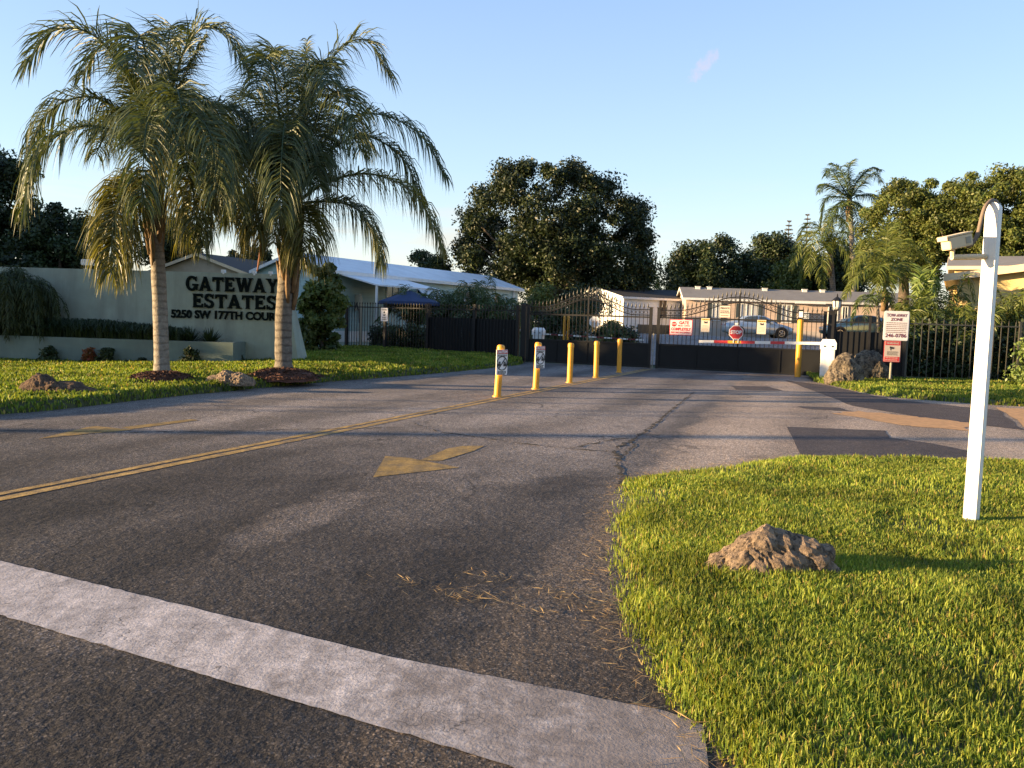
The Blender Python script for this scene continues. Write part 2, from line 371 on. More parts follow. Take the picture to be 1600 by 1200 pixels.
MT['letters'] = M('letter_paint', (.006, .010, .009), .9, .2, 5, spec=.05)
MT['black'] = M('black_metal', (.010, .010, .011), .5, .25, 8, spec=.3)
MT['panel'] = M('black_panel', (.009, .0095, .0105), .6, .3, 2.5, spec=.25, bstr=.1, bscale=6)
MT['bronze'] = M('bronze_metal', (.075, .06, .042), .5, .3, 8, metal=.2)
MT['fencegrey'] = M('fence_grey', (.06, .057, .045), .5, .3, 8)
MT['yellow'] = M('yellow_plastic', (.74, .33, .02), .45, .16, 5, dirt=(.52, .25, .03), dscale=3.)
MT['white'] = M('white_paint', (.78, .76, .72), .5, .1, 4, dirt=(.62, .58, .5), dscale=2.5)
MT['whitemetal'] = M('white_metal', (.74, .74, .74), .4, .08, 4)
MT['red'] = M('red_paint', (.50, .03, .035), .45, .15, 8)
MT['signred'] = M('sign_red', (.42, .022, .025), .4, .12, 8)
MT['signdred'] = M('sign_dark_red', (.16, .012, .02), .5, .12, 8)
MT['signwhite'] = M('sign_white', (.74, .71, .69), .45, .08, 5)
MT['signpink'] = M('sign_pink', (.66, .50, .50), .5, .1, 5)
MT['signblack'] = M('sign_black', (.02, .02, .022), .5, .1, 5)
MT['signyellow'] = M('sign_yellow', (.66, .42, .05), .5, .1, 5)
MT['signtan'] = M('sign_faded', (.50, .43, .36), .5, .1, 5)
MT['signtext'] = M('sign_faded_text', (.30, .20, .17), .5, .1, 5)
MT['galv'] = M('galvanised', (.30, .27, .21), .5, .2, 8, metal=.4)
MT['roof_white'] = siding('white_roof', (.62, .66, .70), .42, 1, .05, .4)
MT['teal'] = siding('teal_siding', (.34, .48, .48), .22, 2, .08)
MT['trim'] = M('trim_white', (.66, .67, .66), .5, .08, 4)
MT['shingle_dk'] = siding('dark_shingle', (.022, .023, .027), .14, 1, .25, .9)
MT['shingle_gr'] = siding('grey_shingle', (.20, .195, .19), .14, 1, .12, .9)
MT['shingle_br'] = siding('brown_shingle', (.07, .055, .045), .14, 1, .2, .9)
MT['white_siding'] = siding('white_siding', (.62, .63, .65), .2, 2, .07)
MT['blue_siding'] = siding('pale_siding', (.62, .68, .74), .2, 2, .07)
MT['peach'] = siding('peach_siding', (.60, .46, .37), .22, 2, .06)
MT['skirt'] = siding('skirting', (.50, .43, .38), .3, 0, .08)
MT['shutter'] = M('shutter', (.035, .05, .055), .6, .2, 8)
MT['glass'] = M('window_glass', (.06, .08, .09), .08, .3, 2, spec=.8)
MT['curtain'] = M('curtain', (.42, .43, .44), .8, .2, 6)
MT['tan_wall'] = M('tan_wall', (.42, .35, .25), .9, .15, 3)
MT['ywall'] = M('yellow_wall', (.60, .45, .20), .85, .12, 3, bstr=.2, bscale=60)
MT['fascia'] = M('cream_fascia', (.66, .52, .33), .7, .12, 3)
MT['bluecloth'] = M('blue_canvas', (.016, .035, .10), .8, .2, 5)
MT['carblue'] = M('car_blue', (.38, .46, .55), .28, .06, 3, metal=.25, coat=.6)
MT['carteal'] = M('car_teal', (.16, .26, .27), .25, .06, 3, metal=.5, coat=.6)
MT['tyre'] = M('tyre', (.012, .012, .012), .85, .2, 20)
MT['rim'] = M('rim', (.45, .45, .46), .35, .1, 10, metal=.7)
MT['rock'] = rockmat('coral_rock', (.33, .245, .17), (.14, .108, .085), (.028, .024, .021), 1.3)
MT['rock_dk'] = rockmat('dark_rock', (.15, .10, .07), (.075, .055, .042), (.022, .018, .015))
MT['rock_gr'] = rockmat('grey_rock', (.22, .18, .13), (.045, .04, .035), (.009, .008, .008), .75)
MT['rubber'] = M('cable_rubber', (.16, .12, .085), .7, .2, 20)
MT['lamp'] = M('lamp_glass', (.62, .60, .55), .12, .1, 4, spec=.7)
MT['wood'] = M('pole_wood', (.14, .10, .07), .9, .4, 10)

# ------------------------------------------------------------------ foliage generators
def quads_from(C, U, W, L, wid):
    # rhombic leaf faces: centre C, long axis U, side axis W
    a = C-U*L[:, None]*.5; b = C+U*L[:, None]*.5
    s = W*wid[:, None]*.5; m = C+U*L[:, None]*.05
    V = np.stack([a, m+s, b, m-s], 1).reshape(-1, 3)
    F = np.arange(len(C)*4, dtype=np.int32).reshape(-1, 4)
    return V, F
def unit(a): return a/np.maximum(np.linalg.norm(a, axis=-1, keepdims=True), 1e-9)
def leafball(cent, rad, per, size, rng, up=.3, asp=.55, shell=(.45, 1.2), core=.25):
    # cent (k,3), rad (k,) clumps; per leaves in each clump
    k = len(cent); n = k*per
    ci = np.repeat(np.arange(k), per)
    d = unit(rng.normal(size=(n, 3))+np.array([0, 0, up]))
    rr = rng.uniform(shell[0], shell[1], n); inner = rng.random(n) < core; rr[inner] = rng.uniform(.05, .7, inner.sum())
    C = cent[ci]+d*(rad[ci]*rr)[:, None]*np.array([1, 1, .85])
    nrm = unit(d*.8+rng.normal(size=(n, 3))*.75+np.array([0, 0, .35]))
    t = unit(np.cross(nrm, rng.normal(size=(n, 3)))); w = np.cross(nrm, t)
    L = size*rng.uniform(.65, 1.35, n)
    return quads_from(C, t, w, L, L*asp)
def crown_clumps(c, r, k, cr, rng, flat=-.35, fill=.35, pw=2., rr0=(.62, .92)):
    # clump centres over an ellipsoid, upper part favoured
    d = unit(rng.normal(size=(k*3, 3))); d = d[d[:, 2] > flat-.0][:k]
    rr = rng.uniform(rr0[0], rr0[1], len(d)); q = rng.random(len(d)) < fill; rr[q] = rng.uniform(.15, .6, q.sum())
    d = d/((np.abs(d)**pw).sum(1)**(1/pw))[:, None]
    cent = np.array(c)+d*rr[:, None]*np.array(r)
    rad = cr*rng.uniform(.6, 1.35, len(d))
    return cent, rad
def tree(name, label, px, Y, dr, k=60, cr=1.3, per=420, size=.26, mat='leaf_big', group=None, seed=1, trunk_r=.3, cat='tree', flat=-.45, core=.25, base=None, fill=.35, explicit=None, pw=2., shell=(.45, 1.2), rr=(.62, .92)):
    # px = (x0, x1, ytop, ybot) of the crown in the photograph, Y its distance
    rng = np.random.default_rng(seed)
    if explicit: c, rx, rz = explicit; c = Vector(c); Y = c.y
    else:
      a = P(px[0], (px[2]+px[3])/2, Y); b = P(px[1], (px[2]+px[3])/2, Y); t = P((px[0]+px[1])/2, px[2], Y); u = P((px[0]+px[1])/2, px[3], Y)
      c = Vector(((a.x+b.x)/2, Y, (t.z+u.z)/2)); rx = (b.x-a.x)/2; rz = (t.z-u.z)/2
    bx, by = (base if base else (c.x, Y)); bz = terrain(bx, by)
    root = thing(name, label, cat, (bx, by, bz-.05), group)
    kx = .12*cr
    cent, rad = crown_clumps(c, (rx-kx, dr, rz-kx), k, cr, rng, flat, fill, pw, rr)
    V, F = leafball(cent, rad, per, size, rng, core=core, shell=shell)
    np_mesh('crown', V, F, MT[mat], root)
    mb = MB(); top = Vector((c.x, c.y, c.z-rz*.35))
    if top.z < bz+.6: top.z = bz+.6
    mb.tube([(bx, by, bz-.05), (bx+(c.x-bx)*.3+.1, by, bz+(top.z-bz)*.5), top], [trunk_r*1.3, trunk_r, trunk_r*.7], 9)
    for i in rng.choice(len(cent), min(9, len(cent)), replace=False):
        q = Vector(cent[i]); mid = (top+q)*.5+Vector((0, 0, -.25*rz*.3))
        mb.tube([top-Vector((0, 0, .2)), mid, q], [trunk_r*.5, trunk_r*.28, trunk_r*.1], 6)
    mb.build('trunk', MT['bark'], root, True)
    return root
def shrub(name, label, c, r, k=14, per=160, size=.12, mat='leaf_dk', group=None, seed=1, cat='shrub', up=.3, asp=.5):
    # c = ground point of the middle, r = (rx, ry, height)
    rng = np.random.default_rng(seed); c = Vector(c)
    root = thing(name, label, cat, c, group)
    d = unit(rng.normal(size=(k, 3))); d[:, 2] = np.abs(d[:, 2])
    cent = np.array(c)+d*rng.uniform(.3, .8, k)[:, None]*np.array((r[0], r[1], r[2]*.55))+np.array((0, 0, r[2]*.42))
    rad = np.full(k, min(r[0], r[2]*.6)*.42)*rng.uniform(.7, 1.3, k)
    V, F = leafball(cent, rad, per, size, rng, up, asp)
    d2 = unit(rng.normal(size=(8, 3))); c2 = np.array(c)+d2*np.array((r[0]*.7, r[1]*.7, 0))+np.array((0, 0, r[2]*.18)); V2, F2 = leafball(c2, np.full(8, r[2]*.2+.03), per, size, rng, up, asp)
    F = np.vstack([F, F2+len(V)]); V = np.vstack([V, V2])
    V[:, 2] = np.maximum(V[:, 2], c.z-.03)
    np_mesh('foliage', V, F, MT[mat], root)
    mb = MB()
    for i in range(min(k, 7)):
        mb.tube([c+Vector((0, 0, -.05)), (c*1.4+Vector(cent[i])*.6)*.5+Vector((0, 0, .02)), Vector(cent[i])], [r[0]*.05+.008, r[0]*.035+.005, .006], 5)
    mb.build('stem', MT['bark'], root, True)
    return root
def curve_pts(pts, n):
    # Catmull-Rom through pts, n samples
    p = np.array([tuple(q) for q in pts], float); p = np.vstack([2*p[0]-p[1], p, 2*p[-1]-p[-2]])
    m = len(p)-3; out = []
    for t in np.linspace(0, m-1e-6, n):
        i = int(t); f = t-i; a, b, c, d = p[i], p[i+1], p[i+2], p[i+3]
        out.append(.5*((2*b)+(c-a)*f+(2*a-5*b+4*c-d)*f*f+(3*b-a-3*c+d)*f**3))
    out = np.array(out)
    # resample evenly
    s = np.concatenate([[0], np.cumsum(np.linalg.norm(np.diff(out, axis=0), axis=1))]); u = np.linspace(0, s[-1], n)
    return np.stack([np.interp(u, s, out[:, j]) for j in range(3)], 1), s[-1]
def frond(parent, path, nl=90, L=.9, wid=.028, droop=1.2, mat='palm', rmat='rachis', r0=.03, bare=.1, plume=.5, rng=RNG, stiff=.55, name='frond'):
    pts, ln = curve_pts(path, 60)
    T = unit(np.gradient(pts, axis=0)); S = unit(np.cross(T, np.array([0, 0, 1.]))+1e-4); Nn = np.cross(S, T)
    t = np.concatenate([np.linspace(bare, 1., nl), np.linspace(bare, 1., nl)]); sd = np.concatenate([np.ones(nl), -np.ones(nl)])
    t = np.clip(t+rng.uniform(-.4, .4, 2*nl)/nl, bare, 1.); idx = t*59; i0 = np.minimum(idx.astype(int), 58); f = (idx-i0)[:, None]
    B = pts[i0]*(1-f)+pts[i0+1]*f; tt = T[i0]; ss = S[i0]*sd[:, None]; nn = Nn[i0]
    n = 2*nl
    d = unit(ss*.85+tt*(.45+.5*t[:, None]**2)+nn*rng.uniform(-.25*plume*2, plume, n)[:, None]+rng.normal(size=(n, 3))*.10)
    ll = L*(.35+.65*np.sin(PI*np.clip(.16+.80*t, 0, 1)))*rng.uniform(.8, 1.12, n)
    down = np.array([0, 0, -1.]); P0 = B; segs = [P0]; cur = P0; dd = d
    dr = droop*rng.uniform(.7, 1.3, n)[:, None]
    for k, fr in enumerate((.3, .3, .4)):
        cur = cur+dd*(ll*fr)[:, None]; segs.append(cur); dd = unit(dd+down*dr*(.75 if k == 0 else .8))
    wv = unit(np.cross(d, rng.normal(size=(n, 3)))); w = wid*rng.uniform(.75, 1.25, n)[:, None]
    prof = (.45, 1., .8, .06)
    V = np.stack([x for k in range(4) for x in (segs[k]+wv*w*prof[k]*.5, segs[k]-wv*w*prof[k]*.5)], 1).reshape(-1, 3)
    b = (np.arange(n)*8)[:, None]
    F = np.concatenate([b+np.array([[2*k, 2*k+1, 2*k+3, 2*k+2]]) for k in range(3)], 0).astype(np.int32)
    # rachis as a square tube, same mesh
    a1 = S*r0*(1-.85*np.linspace(0, 1, 60))[:, None]; a2 = Nn*r0*(1-.85*np.linspace(0, 1, 60))[:, None]
    RV = np.stack([pts+a1+a2, pts-a1+a2, pts-a1-a2, pts+a1-a2], 1).reshape(-1, 3)[:60*4]
    q = []
    for i in range(59):
        for j in range(4): q.append((i*4+j, i*4+(j+1) % 4, i*4+4+(j+1) % 4, i*4+4+j))
    o = np_mesh(name, np.vstack([V, RV]), np.vstack([F, np.array(q, np.int32)+len(V)]), MT[mat], parent)
    return o
def fan_palm_clump(name, label, base, h, spread, n, mat, seed, L=.45, nl=40, group=None, cat='palm', droop=.8, wid=.035, trunk=0., stems=3, tr=.05, upb=(.35, 1.)):
    # a clump of arching feather fronds rising from one or a few stems
    rng = np.random.default_rng(seed); base = Vector(base); root = thing(name, label, cat, base, group)
    st = []
    mb = MB()
    for s in range(stems):
        a = rng.uniform(0, 2*PI); o = base+Vector((math.cos(a), math.sin(a), 0))*(.12*spread if stems > 1 else 0)
        e = o+Vector((rng.uniform(-.1, .1)*spread, rng.uniform(-.1, .1)*spread, max(trunk, .15)*rng.uniform(.8, 1.1)))
        mb.tube([o-Vector((0, 0, .05)), (o+e)/2, e], [tr*1.2, tr, tr*.8], 7); st.append(e)
    mb.build('trunk', MT['palm_trunk2'], root, True)
    for i in range(n):
        o = st[i % stems]; a = 2*PI*(i*.618)+rng.uniform(-.3, .3); u = upb[0]+(upb[1]-upb[0])*((i+.5)/n)
        hh = (h-trunk)*u*rng.uniform(.85, 1.05); sp = spread*rng.uniform(.75, 1.1)*(1.25-.6*u); dx = Vector((math.cos(a), math.sin(a), 0))
        path = [o, o+dx*sp*.22+Vector((0, 0, hh*.6)), o+dx*sp*.6+Vector((0, 0, hh)), o+dx*sp+Vector((0, 0, hh*(.72 if u > .5 else .35)))]
        frond(root, path, nl, L, wid, droop, mat, r0=.014, bare=.2, plume=.35, rng=rng)
    return root

def loft_grid(F, B, nu, vs, zf):
    # F, B polylines (xy); returns grid points (nu, nv, 3)
    def res(p, n):
        p = np.array(p, float); s = np.concatenate([[0], np.cumsum(np.linalg.norm(np.diff(p, axis=0), axis=1))]); u = np.linspace(0, s[-1], n)
        return np.stack([np.interp(u, s, p[:, j]) for j in range(2)], 1)
    f = res(F, nu); b = res(B, nu); out = np.zeros((nu, len(vs), 3))
    for j, v in enumerate(vs):
        q = f*(1-v)+b*v; d = np.linalg.norm(q-f, axis=1); out[:, j, :2] = q
        out[:, j, 2] = [zf(q[i, 0], q[i, 1], d[i]) for i in range(nu)]
    return out
def smooth_line(pts, n=60):
    p = np.array([(q[0], q[1], 0) for q in pts], float); o, _ = curve_pts(p, n); return o[:, :2]
def grid_mesh(name, g, mat):
    nu, nv = g.shape[:2]; i = np.arange(nu*nv).reshape(nu, nv)
    F = np.stack([i[:-1, :-1], i[1:, :-1], i[1:, 1:], i[:-1, 1:]], -1).reshape(-1, 4)
    o = np_mesh(name, g.reshape(-1, 3), F, mat); o.data.polygons.foreach_set('use_smooth', [True]*len(o.data.polygons)); return o
def blades_on(g, n, hgt, wid, rng, dens, lean=.5, edge=0.):
    # grass blades scattered over the grid g: area x density(distance) weighting
    nu, nv = g.shape[:2]
    a, b, c, d = g[:-1, :-1], g[1:, :-1], g[1:, 1:], g[:-1, 1:]
    ar = np.linalg.norm(np.cross(c-a, d-b), axis=-1)*.5; cen = (a+b+c+d)/4
    w = (ar*dens(cen)).ravel(); w /= w.sum(); idx = rng.choice(len(w), n, p=w)
    q = [x.reshape(-1, 3)[idx] for x in (a, b, c, d)]; u = rng.random((n, 1)); v = rng.random((n, 1))
    p = q[0]*(1-u)*(1-v)+q[1]*u*(1-v)+q[2]*u*v+q[3]*(1-u)*v
    dist = np.linalg.norm(p[:, :2], axis=1)
    cl = np.array([noise.noise(Vector((x*1.7, y*1.7, 0))) for x, y in p[:, :2]]) if n < 400000 else 0
    H = hgt(dist)*rng.uniform(.4, 1.3, n)*(1+.55*cl); W = wid(dist)*rng.uniform(.7, 1.3, n)
    an = rng.uniform(0, 2*PI, n); ln = np.abs(rng.normal(0, lean, n)); dirx = np.stack([np.cos(an), np.sin(an), 0*an], 1)
    s = np.stack([-np.sin(an+rng.normal(0, .9, n)), np.cos(an), 0*an], 1); s = unit(s)*(W*.5)[:, None]
    m = p+np.array([0, 0, 1.])*(H*.6)[:, None]+dirx*(H*.35*ln)[:, None]
    t = p+np.array([0, 0, 1.])*(H*(1-.25*np.minimum(ln, 1.5)))[:, None]+dirx*(H*1.0*ln)[:, None]
    p0 = p-np.array([0, 0, .01])
    V = np.stack([p0-s*.8, p0+s*.8, m+s, m-s, t+s*.12, t-s*.12], 1).reshape(-1, 3); k = (np.arange(n)*6)[:, None]
    F = np.concatenate([k+np.array([[0, 1, 2, 3]]), k+np.array([[3, 2, 4, 5]])], 0).astype(np.int32)
    return V, F

# ================================================================== SETTING
def structure(o): o['kind'] = 'structure'; return o
def stuff(o, label, cat): o['kind'] = 'stuff'; o['label'] = label; o['category'] = cat; return o

xs = np.concatenate([[-700, -300, -160, -100], np.arange(-72, 73, 3.), [100, 160, 300, 700]])
ys = np.concatenate([[-200, -60, -25], np.arange(-12, 121, 3.), [150, 220, 400, 900]])
g = np.array([[(x, y, -.04+terrain(x, y)) for y in ys] for x in xs]); structure(grid_mesh('ground', g, MT['ground']))
# entrance road: one wide sheet up to the gate
rl = [(-40, -12), (-40, 8), (-9, 8), (-7.4, 11.6), (-4.6, 18.7), (-2.1, 23.7), (.1, 30.5), (-1.0, 31.6)]
rr_ = [(40, -12), (40, 17.5), (11.3, 18.4), (10.1, 18.9), (9.1, 19.9), (8.9, 21.5), (9.2, 24.), (10.3, 28.)]
def road_z(x, y, d): return terrain(x, y)
vs = np.linspace(0, 1, 30)
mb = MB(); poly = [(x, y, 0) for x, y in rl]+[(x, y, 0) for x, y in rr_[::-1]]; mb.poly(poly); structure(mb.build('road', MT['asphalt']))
# inner street beyond the gate, following the rise
def gs(t, s): v = GC+GR*t+GA*s; return v.x, v.y
def drape(name, t0, t1, s0, s1, dz, mat, n=24):
    g = np.zeros((n, n, 3))
    for i, t in enumerate(np.linspace(t0, t1, n)):
        for j, s in enumerate(np.linspace(s0, s1, n)):
            x, y = gs(t, s); g[i, j] = (x, y, terrain(x, y)+dz)
    return structure(grid_mesh(name, g, mat))
drape('inner_road', -5.2, 6.2, 2.5, 21, .012, MT['asphalt_old'])
drape('cross_street', -30, 40, 18, 23.5, .02, MT['asphalt_old'])
# paved drive at the far right corner and sandy wash
def sheet(name, pts, z, mat):
    mb = MB(); mb.poly([(p[0], p[1], z) for p in pts]); return structure(mb.build(name, mat))
def rough_edge(pts, amp, n=6, seed=1):
    rg = random.Random(seed); out = []
    for i, p in enumerate(pts):
        q = pts[(i+1) % len(pts)]
        for k in range(n):
            t = k/n; out.append((p[0]*(1-t)+q[0]*t+rg.uniform(-amp, amp), p[1]*(1-t)+q[1]*t+rg.uniform(-amp, amp)))
    return out
def gpx(*pp): return [tuple(G(*q)[:2]) for q in pp]
sheet('asphalt_patch', rough_edge(gpx((1230, 667), (1382, 673), (1390, 684), (1455, 693), (1520, 706), (1556, 722), (1255, 724)), .015, 6, 3), .004, MT['asphalt_patch'])
sheet('asphalt_patch', rough_edge(gpx((1142, 603), (1200, 604), (1224, 611), (1150, 609)), .02, 5, 4), .004, MT['asphalt_patch'])
sheet('asphalt_patch', rough_edge(gpx((1244, 635), (1310, 637), (1332, 643), (1258, 639)), .03, 5, 5), .004, MT['asphalt_patch'])
sheet('asphalt_patch', rough_edge(gpx((1225, 594), (1290, 602), (1345, 614), (1400, 625), (1560, 641), (1600, 672), (1470, 658), (1330, 634), (1290, 617)), .05, 6, 6), .003, MT['asphalt_patch'])
sheet('sand_wash', rough_edge(gpx((1300, 645), (1345, 643), (1440, 652), (1520, 661), (1510, 673), (1400, 664)), .12, 6, 7), .0055, MT['sand'])
sheet('sand_wash', rough_edge(gpx((1560, 637), (1600, 639), (1680, 645), (1680, 690), (1604, 668)), .05, 6, 8), .006, MT['sand'])
# markings
def strip(name, A, B, w, z, mat, n=40, amp=.012, seed=1, w2=None):
    rg = random.Random(seed); A = Vector(A).to_2d(); B = Vector(B).to_2d(); d = (B-A).normalized(); s = Vector((-d.y, d.x)); l = []; r = []
    for i in range(n+1):
        t = i/n; p = A.lerp(B, t); ww = w+(0 if w2 is None else (w2-w)*t)
        l.append(p+s*(ww/2+rg.uniform(-amp, amp))); r.append(p-s*(ww/2+rg.uniform(-amp, amp)))
    mb = MB(); vs = [(q.x, q.y, z) for q in l]+[(q.x, q.y, z) for q in r]
    mb.add(vs, [(i, n+1+i, n+2+i, i+1) for i in range(n)]); return structure(mb.build(name, mat))
A = G(0, 776); B = G(1012, 577); d = (B-A).normalized(); s = Vector((-d.y, d.x, 0)); A2 = A-d*4.2
strip('centre_line', A2+s*.085, B+s*.085, .10, .004, MT['yellow_paint'], 80, .006, 1)
strip('centre_line', A2-s*.085, B-s*.085, .115, .004, MT['yellow_paint'], 80, .006, 2)
# stop line: far edge and near edge measured on the ground
fe = gpx((-300, 812), (0, 877), (300, 950), (600, 1025), (800, 1064), (930, 1090), (1010, 1106), (1060, 1118), (1100, 1135))
ne = gpx((-300, 868), (0, 962), (300, 1050), (600, 1138), (760, 1186), (860, 1222), (930, 1250), (1010, 1280), (1120, 1310))
def resamp(p, n):
    p = np.array(p, float); q = np.concatenate([[0], np.cumsum(np.linalg.norm(np.diff(p, axis=0), axis=1))]); u = np.linspace(0, q[-1], n)
    return np.stack([np.interp(u, q, p[:, j]) for j in range(2)], 1)
f_, n_ = resamp(fe, 120), resamp(ne, 120); f_ += RNG.normal(0, .003, f_.shape); n_ += RNG.normal(0, .003, n_.shape)
g = np.zeros((120, 2, 3)); g[:, 0, :2] = f_; g[:, 1, :2] = n_; g[:, :, 2] = .004; structure(grid_mesh('stop_line', g, MT['stop_paint']))
sheet('road_arrow', gpx((583, 746), (602, 713), (640, 716), (718, 731)), .0042, MT['arrow_paint'])
sheet('road_arrow', gpx((655, 720), (700, 701), (725, 697), (757, 697), (740, 705), (690, 720)), .0042, MT['arrow_paint'])
sheet('road_arrow', gpx((60, 686), (135, 668), (150, 666), (208, 672), (150, 677)), .0042, MT['arrow_paint'])
sheet('road_arrow', gpx((190, 668), (300, 655), (310, 657), (205, 671)), .0042, MT['arrow_paint'])
# long irregular cracks
def crack(pp, w, seed, z=.0065):
    rg = random.Random(seed); pts = [G(*q) for q in pp]; out = []
    for a, b in zip(pts, pts[1:]):
        k = max(3, int((b-a).length/.07))
        for i in range(k): out.append(a.lerp(b, i/k)+Vector((rg.uniform(-.03, .03), rg.uniform(-.045, .045), 0)))
    n = len(out); vs = []; fs = []
    for i, p in enumerate(out):
        ww = w*rg.choice((.25, .5, .8, 1., 1.3, 1.9, 2.6))*min(1., i/3+.1, (n-1-i)/3+.1)
        dd = (out[min(i+1, n-1)]-out[max(i-1, 0)]); dd.z = 0; dd.normalize(); sd = Vector((-dd.y, dd.x, 0))*ww
        vs += [(p.x+sd.x, p.y+sd.y, z), (p.x-sd.x, p.y-sd.y, z)]
    mb = MB(); mb.add(vs, [(2*i, 2*i+1, 2*i+3, 2*i+2) for i in range(n-1)]); structure(mb.build('road_crack', MT['crack']))
crack([(1085, 612), (1060, 632), (1030, 658), (1000, 680), (975, 695), (958, 704)], .013, 1)
crack([(940, 706), (958, 704), (968, 715), (966, 730), (974, 745), (966, 764)], .016, 21)
crack([(968, 715), (985, 700), (1000, 690)], .012, 22)
crack([(640, 660), (690, 676), (750, 684), (820, 694), (900, 702), (955, 706)], .012, 2)
crack([(0, 672), (200, 676), (420, 672), (640, 668)], .008, 3)
crack([(880, 703), (940, 690), (990, 684)], .012, 5)
# lawns -------------------------------------------------------------
vrow = np.concatenate([[0, .004, .01, .02, .035, .06], np.linspace(.1, 1, 20)])
def zl(x, y, d):
    t = sstep((y-14)/7)
    return -.02+.15*sstep(d/.22)+t*max(-.06, min(.10, .03*(x+9.3)))*sstep(d/2.)+.02*noise.noise(Vector((x*.6, y*.6, 3)))*sstep(d/.5)
Fl = smooth_line([(-42, 5.), (-20, 7.2), (-11, 8.8), (-8.3, 10.2), (-7.12, 11.51), (-6.62, 12.6), (-6.09, 14.35), (-4.32, 18.68), (-1.83, 23.66), (.2, 28.9), (.35, 30.6)], 130)
Fl += np.stack([np.array([noise.noise(Vector((i*.35, j*7., 0)))*.06 for i in range(len(Fl))]) for j in (1, 2)], 1)
Bl = smooth_line([(-42, 30), (-30, 27), (-20, 25), (-15, 24.6), (-11, 24.6), (-8, 26), (-7.6, 31), (-7.12, 35.8), (-5, 34.4), (-2, 32.3), (.3, 30.9)], 130)
gl = loft_grid(Fl, Bl, 130, vrow, zl); structure(grid_mesh('left_lawn', gl, MT['lawn']))
zf = lambda x, y, d: -.02+.07*sstep(d/.35)+.03*noise.noise(Vector((x*.8, y*.8, 1)))*sstep(d/.4)
Ff = smooth_line([(1.0, .5), (.88, 1.6), (.76, 2.79), (.69, 3.11), (.63, 3.51), (.60, 4.11), (.62, 4.96), (.72, 6.05), (.9, 7.18), (1.16, 8.1), (1.61, 8.5), (2.37, 9.12), (3.27, 9.72), (4.67, 9.98), (6.3, 10.1), (9, 10.3), (14, 10.6), (22, 11)], 240)
Ff += np.stack([np.array([noise.noise(Vector((i*.5, j*7., 5)))*.045 for i in range(len(Ff))]) for j in (1, 2)], 1)
Bf = smooth_line([(4, .3), (4.5, .6), (5, .9), (6, 1.2), (7, 1.6), (9, 2), (12, 3), (15, 4), (18, 5), (22, 6)], 240)
gf = loft_grid(Ff, Bf, 240, vrow, zf); structure(grid_mesh('front_lawn', gf, MT['lawn']))
zv = lambda x, y, d: -.02+.10*sstep(d/.35)+.02*noise.noise(Vector((x*.8, y*.8, 8)))
Fv = smooth_line([(8.95, 24.6), (8.99, 23.81), (8.81, 21.16), (9.02, 19.7), (10.05, 18.75), (11.18, 18.2), (14, 17.9), (20, 17.6), (40, 17)], 90)
Bv = smooth_line([(9.6, 27.2), (10.2, 27.1), (11.5, 26.7), (13, 26.4), (16, 26.3), (20, 26.3), (26, 26.3), (32, 26.3), (40, 26.3)], 90)
gv = loft_grid(Fv, Bv, 90, vrow, zv); structure(grid_mesh('right_verge', gv, MT['lawn']))

V, F = blades_on(gf, 300000, lambda d: .052+.0*d, lambda d: .0030+.0006*d, np.random.default_rng(3), lambda c: (np.linalg.norm(c[..., :2], axis=-1) < 14)*np.clip(5./np.maximum(np.linalg.norm(c[..., :2], axis=-1), 2.5), .2, 2.)**1.3*(c[..., 0]/np.maximum(c[..., 1], .5) < .95)*np.clip(.75+1.3*np.array([[noise.noise(Vector((q[0]*1.1, q[1]*1.1, 4)))+.5*noise.noise(Vector((q[0]*4, q[1]*4, 2))) for q in r] for r in c]), .22, 1.4)*np.concatenate([[.10, .16, .25, .4, .6], np.ones(c.shape[1]-5)])[None, :]+1e-6)
stuff(np_mesh('front_grass', V, F, MT['blade']), 'thick green grass of the near lawn around the jagged rock', 'grass')
V, F = blades_on(gl, 120000, lambda d: .055+.0009*d, lambda d: .010+.0011*d, np.random.default_rng(4), lambda c: (c[..., 0] > -16)*np.clip(14./np.maximum(c[..., 1], 6), .3, 1.6)+1e-6)
stuff(np_mesh('left_grass', V, F, MT['blade_far']), 'mown green grass of the lawn under the two palms', 'grass')
V, F = blades_on(gv, 45000, lambda d: .085+.0*d, lambda d: .028+.0*d, np.random.default_rng(5), lambda c: (c[..., 0] < 20)*(1.+0*c[..., 0])+1e-6)
stuff(np_mesh('verge_grass', V, F, MT['blade_far']), 'green verge grass in front of the right-hand fence', 'grass')
# dry clippings and twigs along the lawn edge and strewn on the road
rg = np.random.default_rng(9); n = 1700
e = Ff[rg.integers(18, 120, n)]; off = np.abs(rg.normal(0, .10, n))
Cx = np.stack([e[:, 0]-off+.03, e[:, 1]+rg.normal(0, .05, n), np.full(n, .012)], 1)
m2 = 420; cl = np.array([tuple(G(*q)) for q in ((640, 915), (700, 930), (735, 935), (760, 940), (850, 925), (890, 935), (930, 950), (960, 985), (985, 1020), (830, 960), (760, 905), (900, 900))])
C2 = cl[rg.integers(0, len(cl), m2)]+np.stack([rg.normal(0, .09, m2), rg.normal(0, .07, m2), np.full(m2, .012)], 1)
C = np.vstack([Cx, C2]); C[:, 2] += rg.uniform(0, .018, len(C)); an = rg.uniform(0, 2*PI, len(C)); U = unit(np.stack([np.cos(an), np.sin(an), rg.normal(0, .12, len(C))], 1)); W = unit(np.stack([-np.sin(an), np.cos(an), rg.normal(0, .4, len(C))], 1))
V, F = quads_from(C, U, W, rg.uniform(.03, .12, len(C)), rg.uniform(.0018, .005, len(C))); V[:, 2] = np.maximum(V[:, 2], .007)
stuff(np_mesh('dry_clippings', V, F, MT['dry']), 'straw-coloured dry clippings strewn on the asphalt beside the near lawn', 'dry grass')

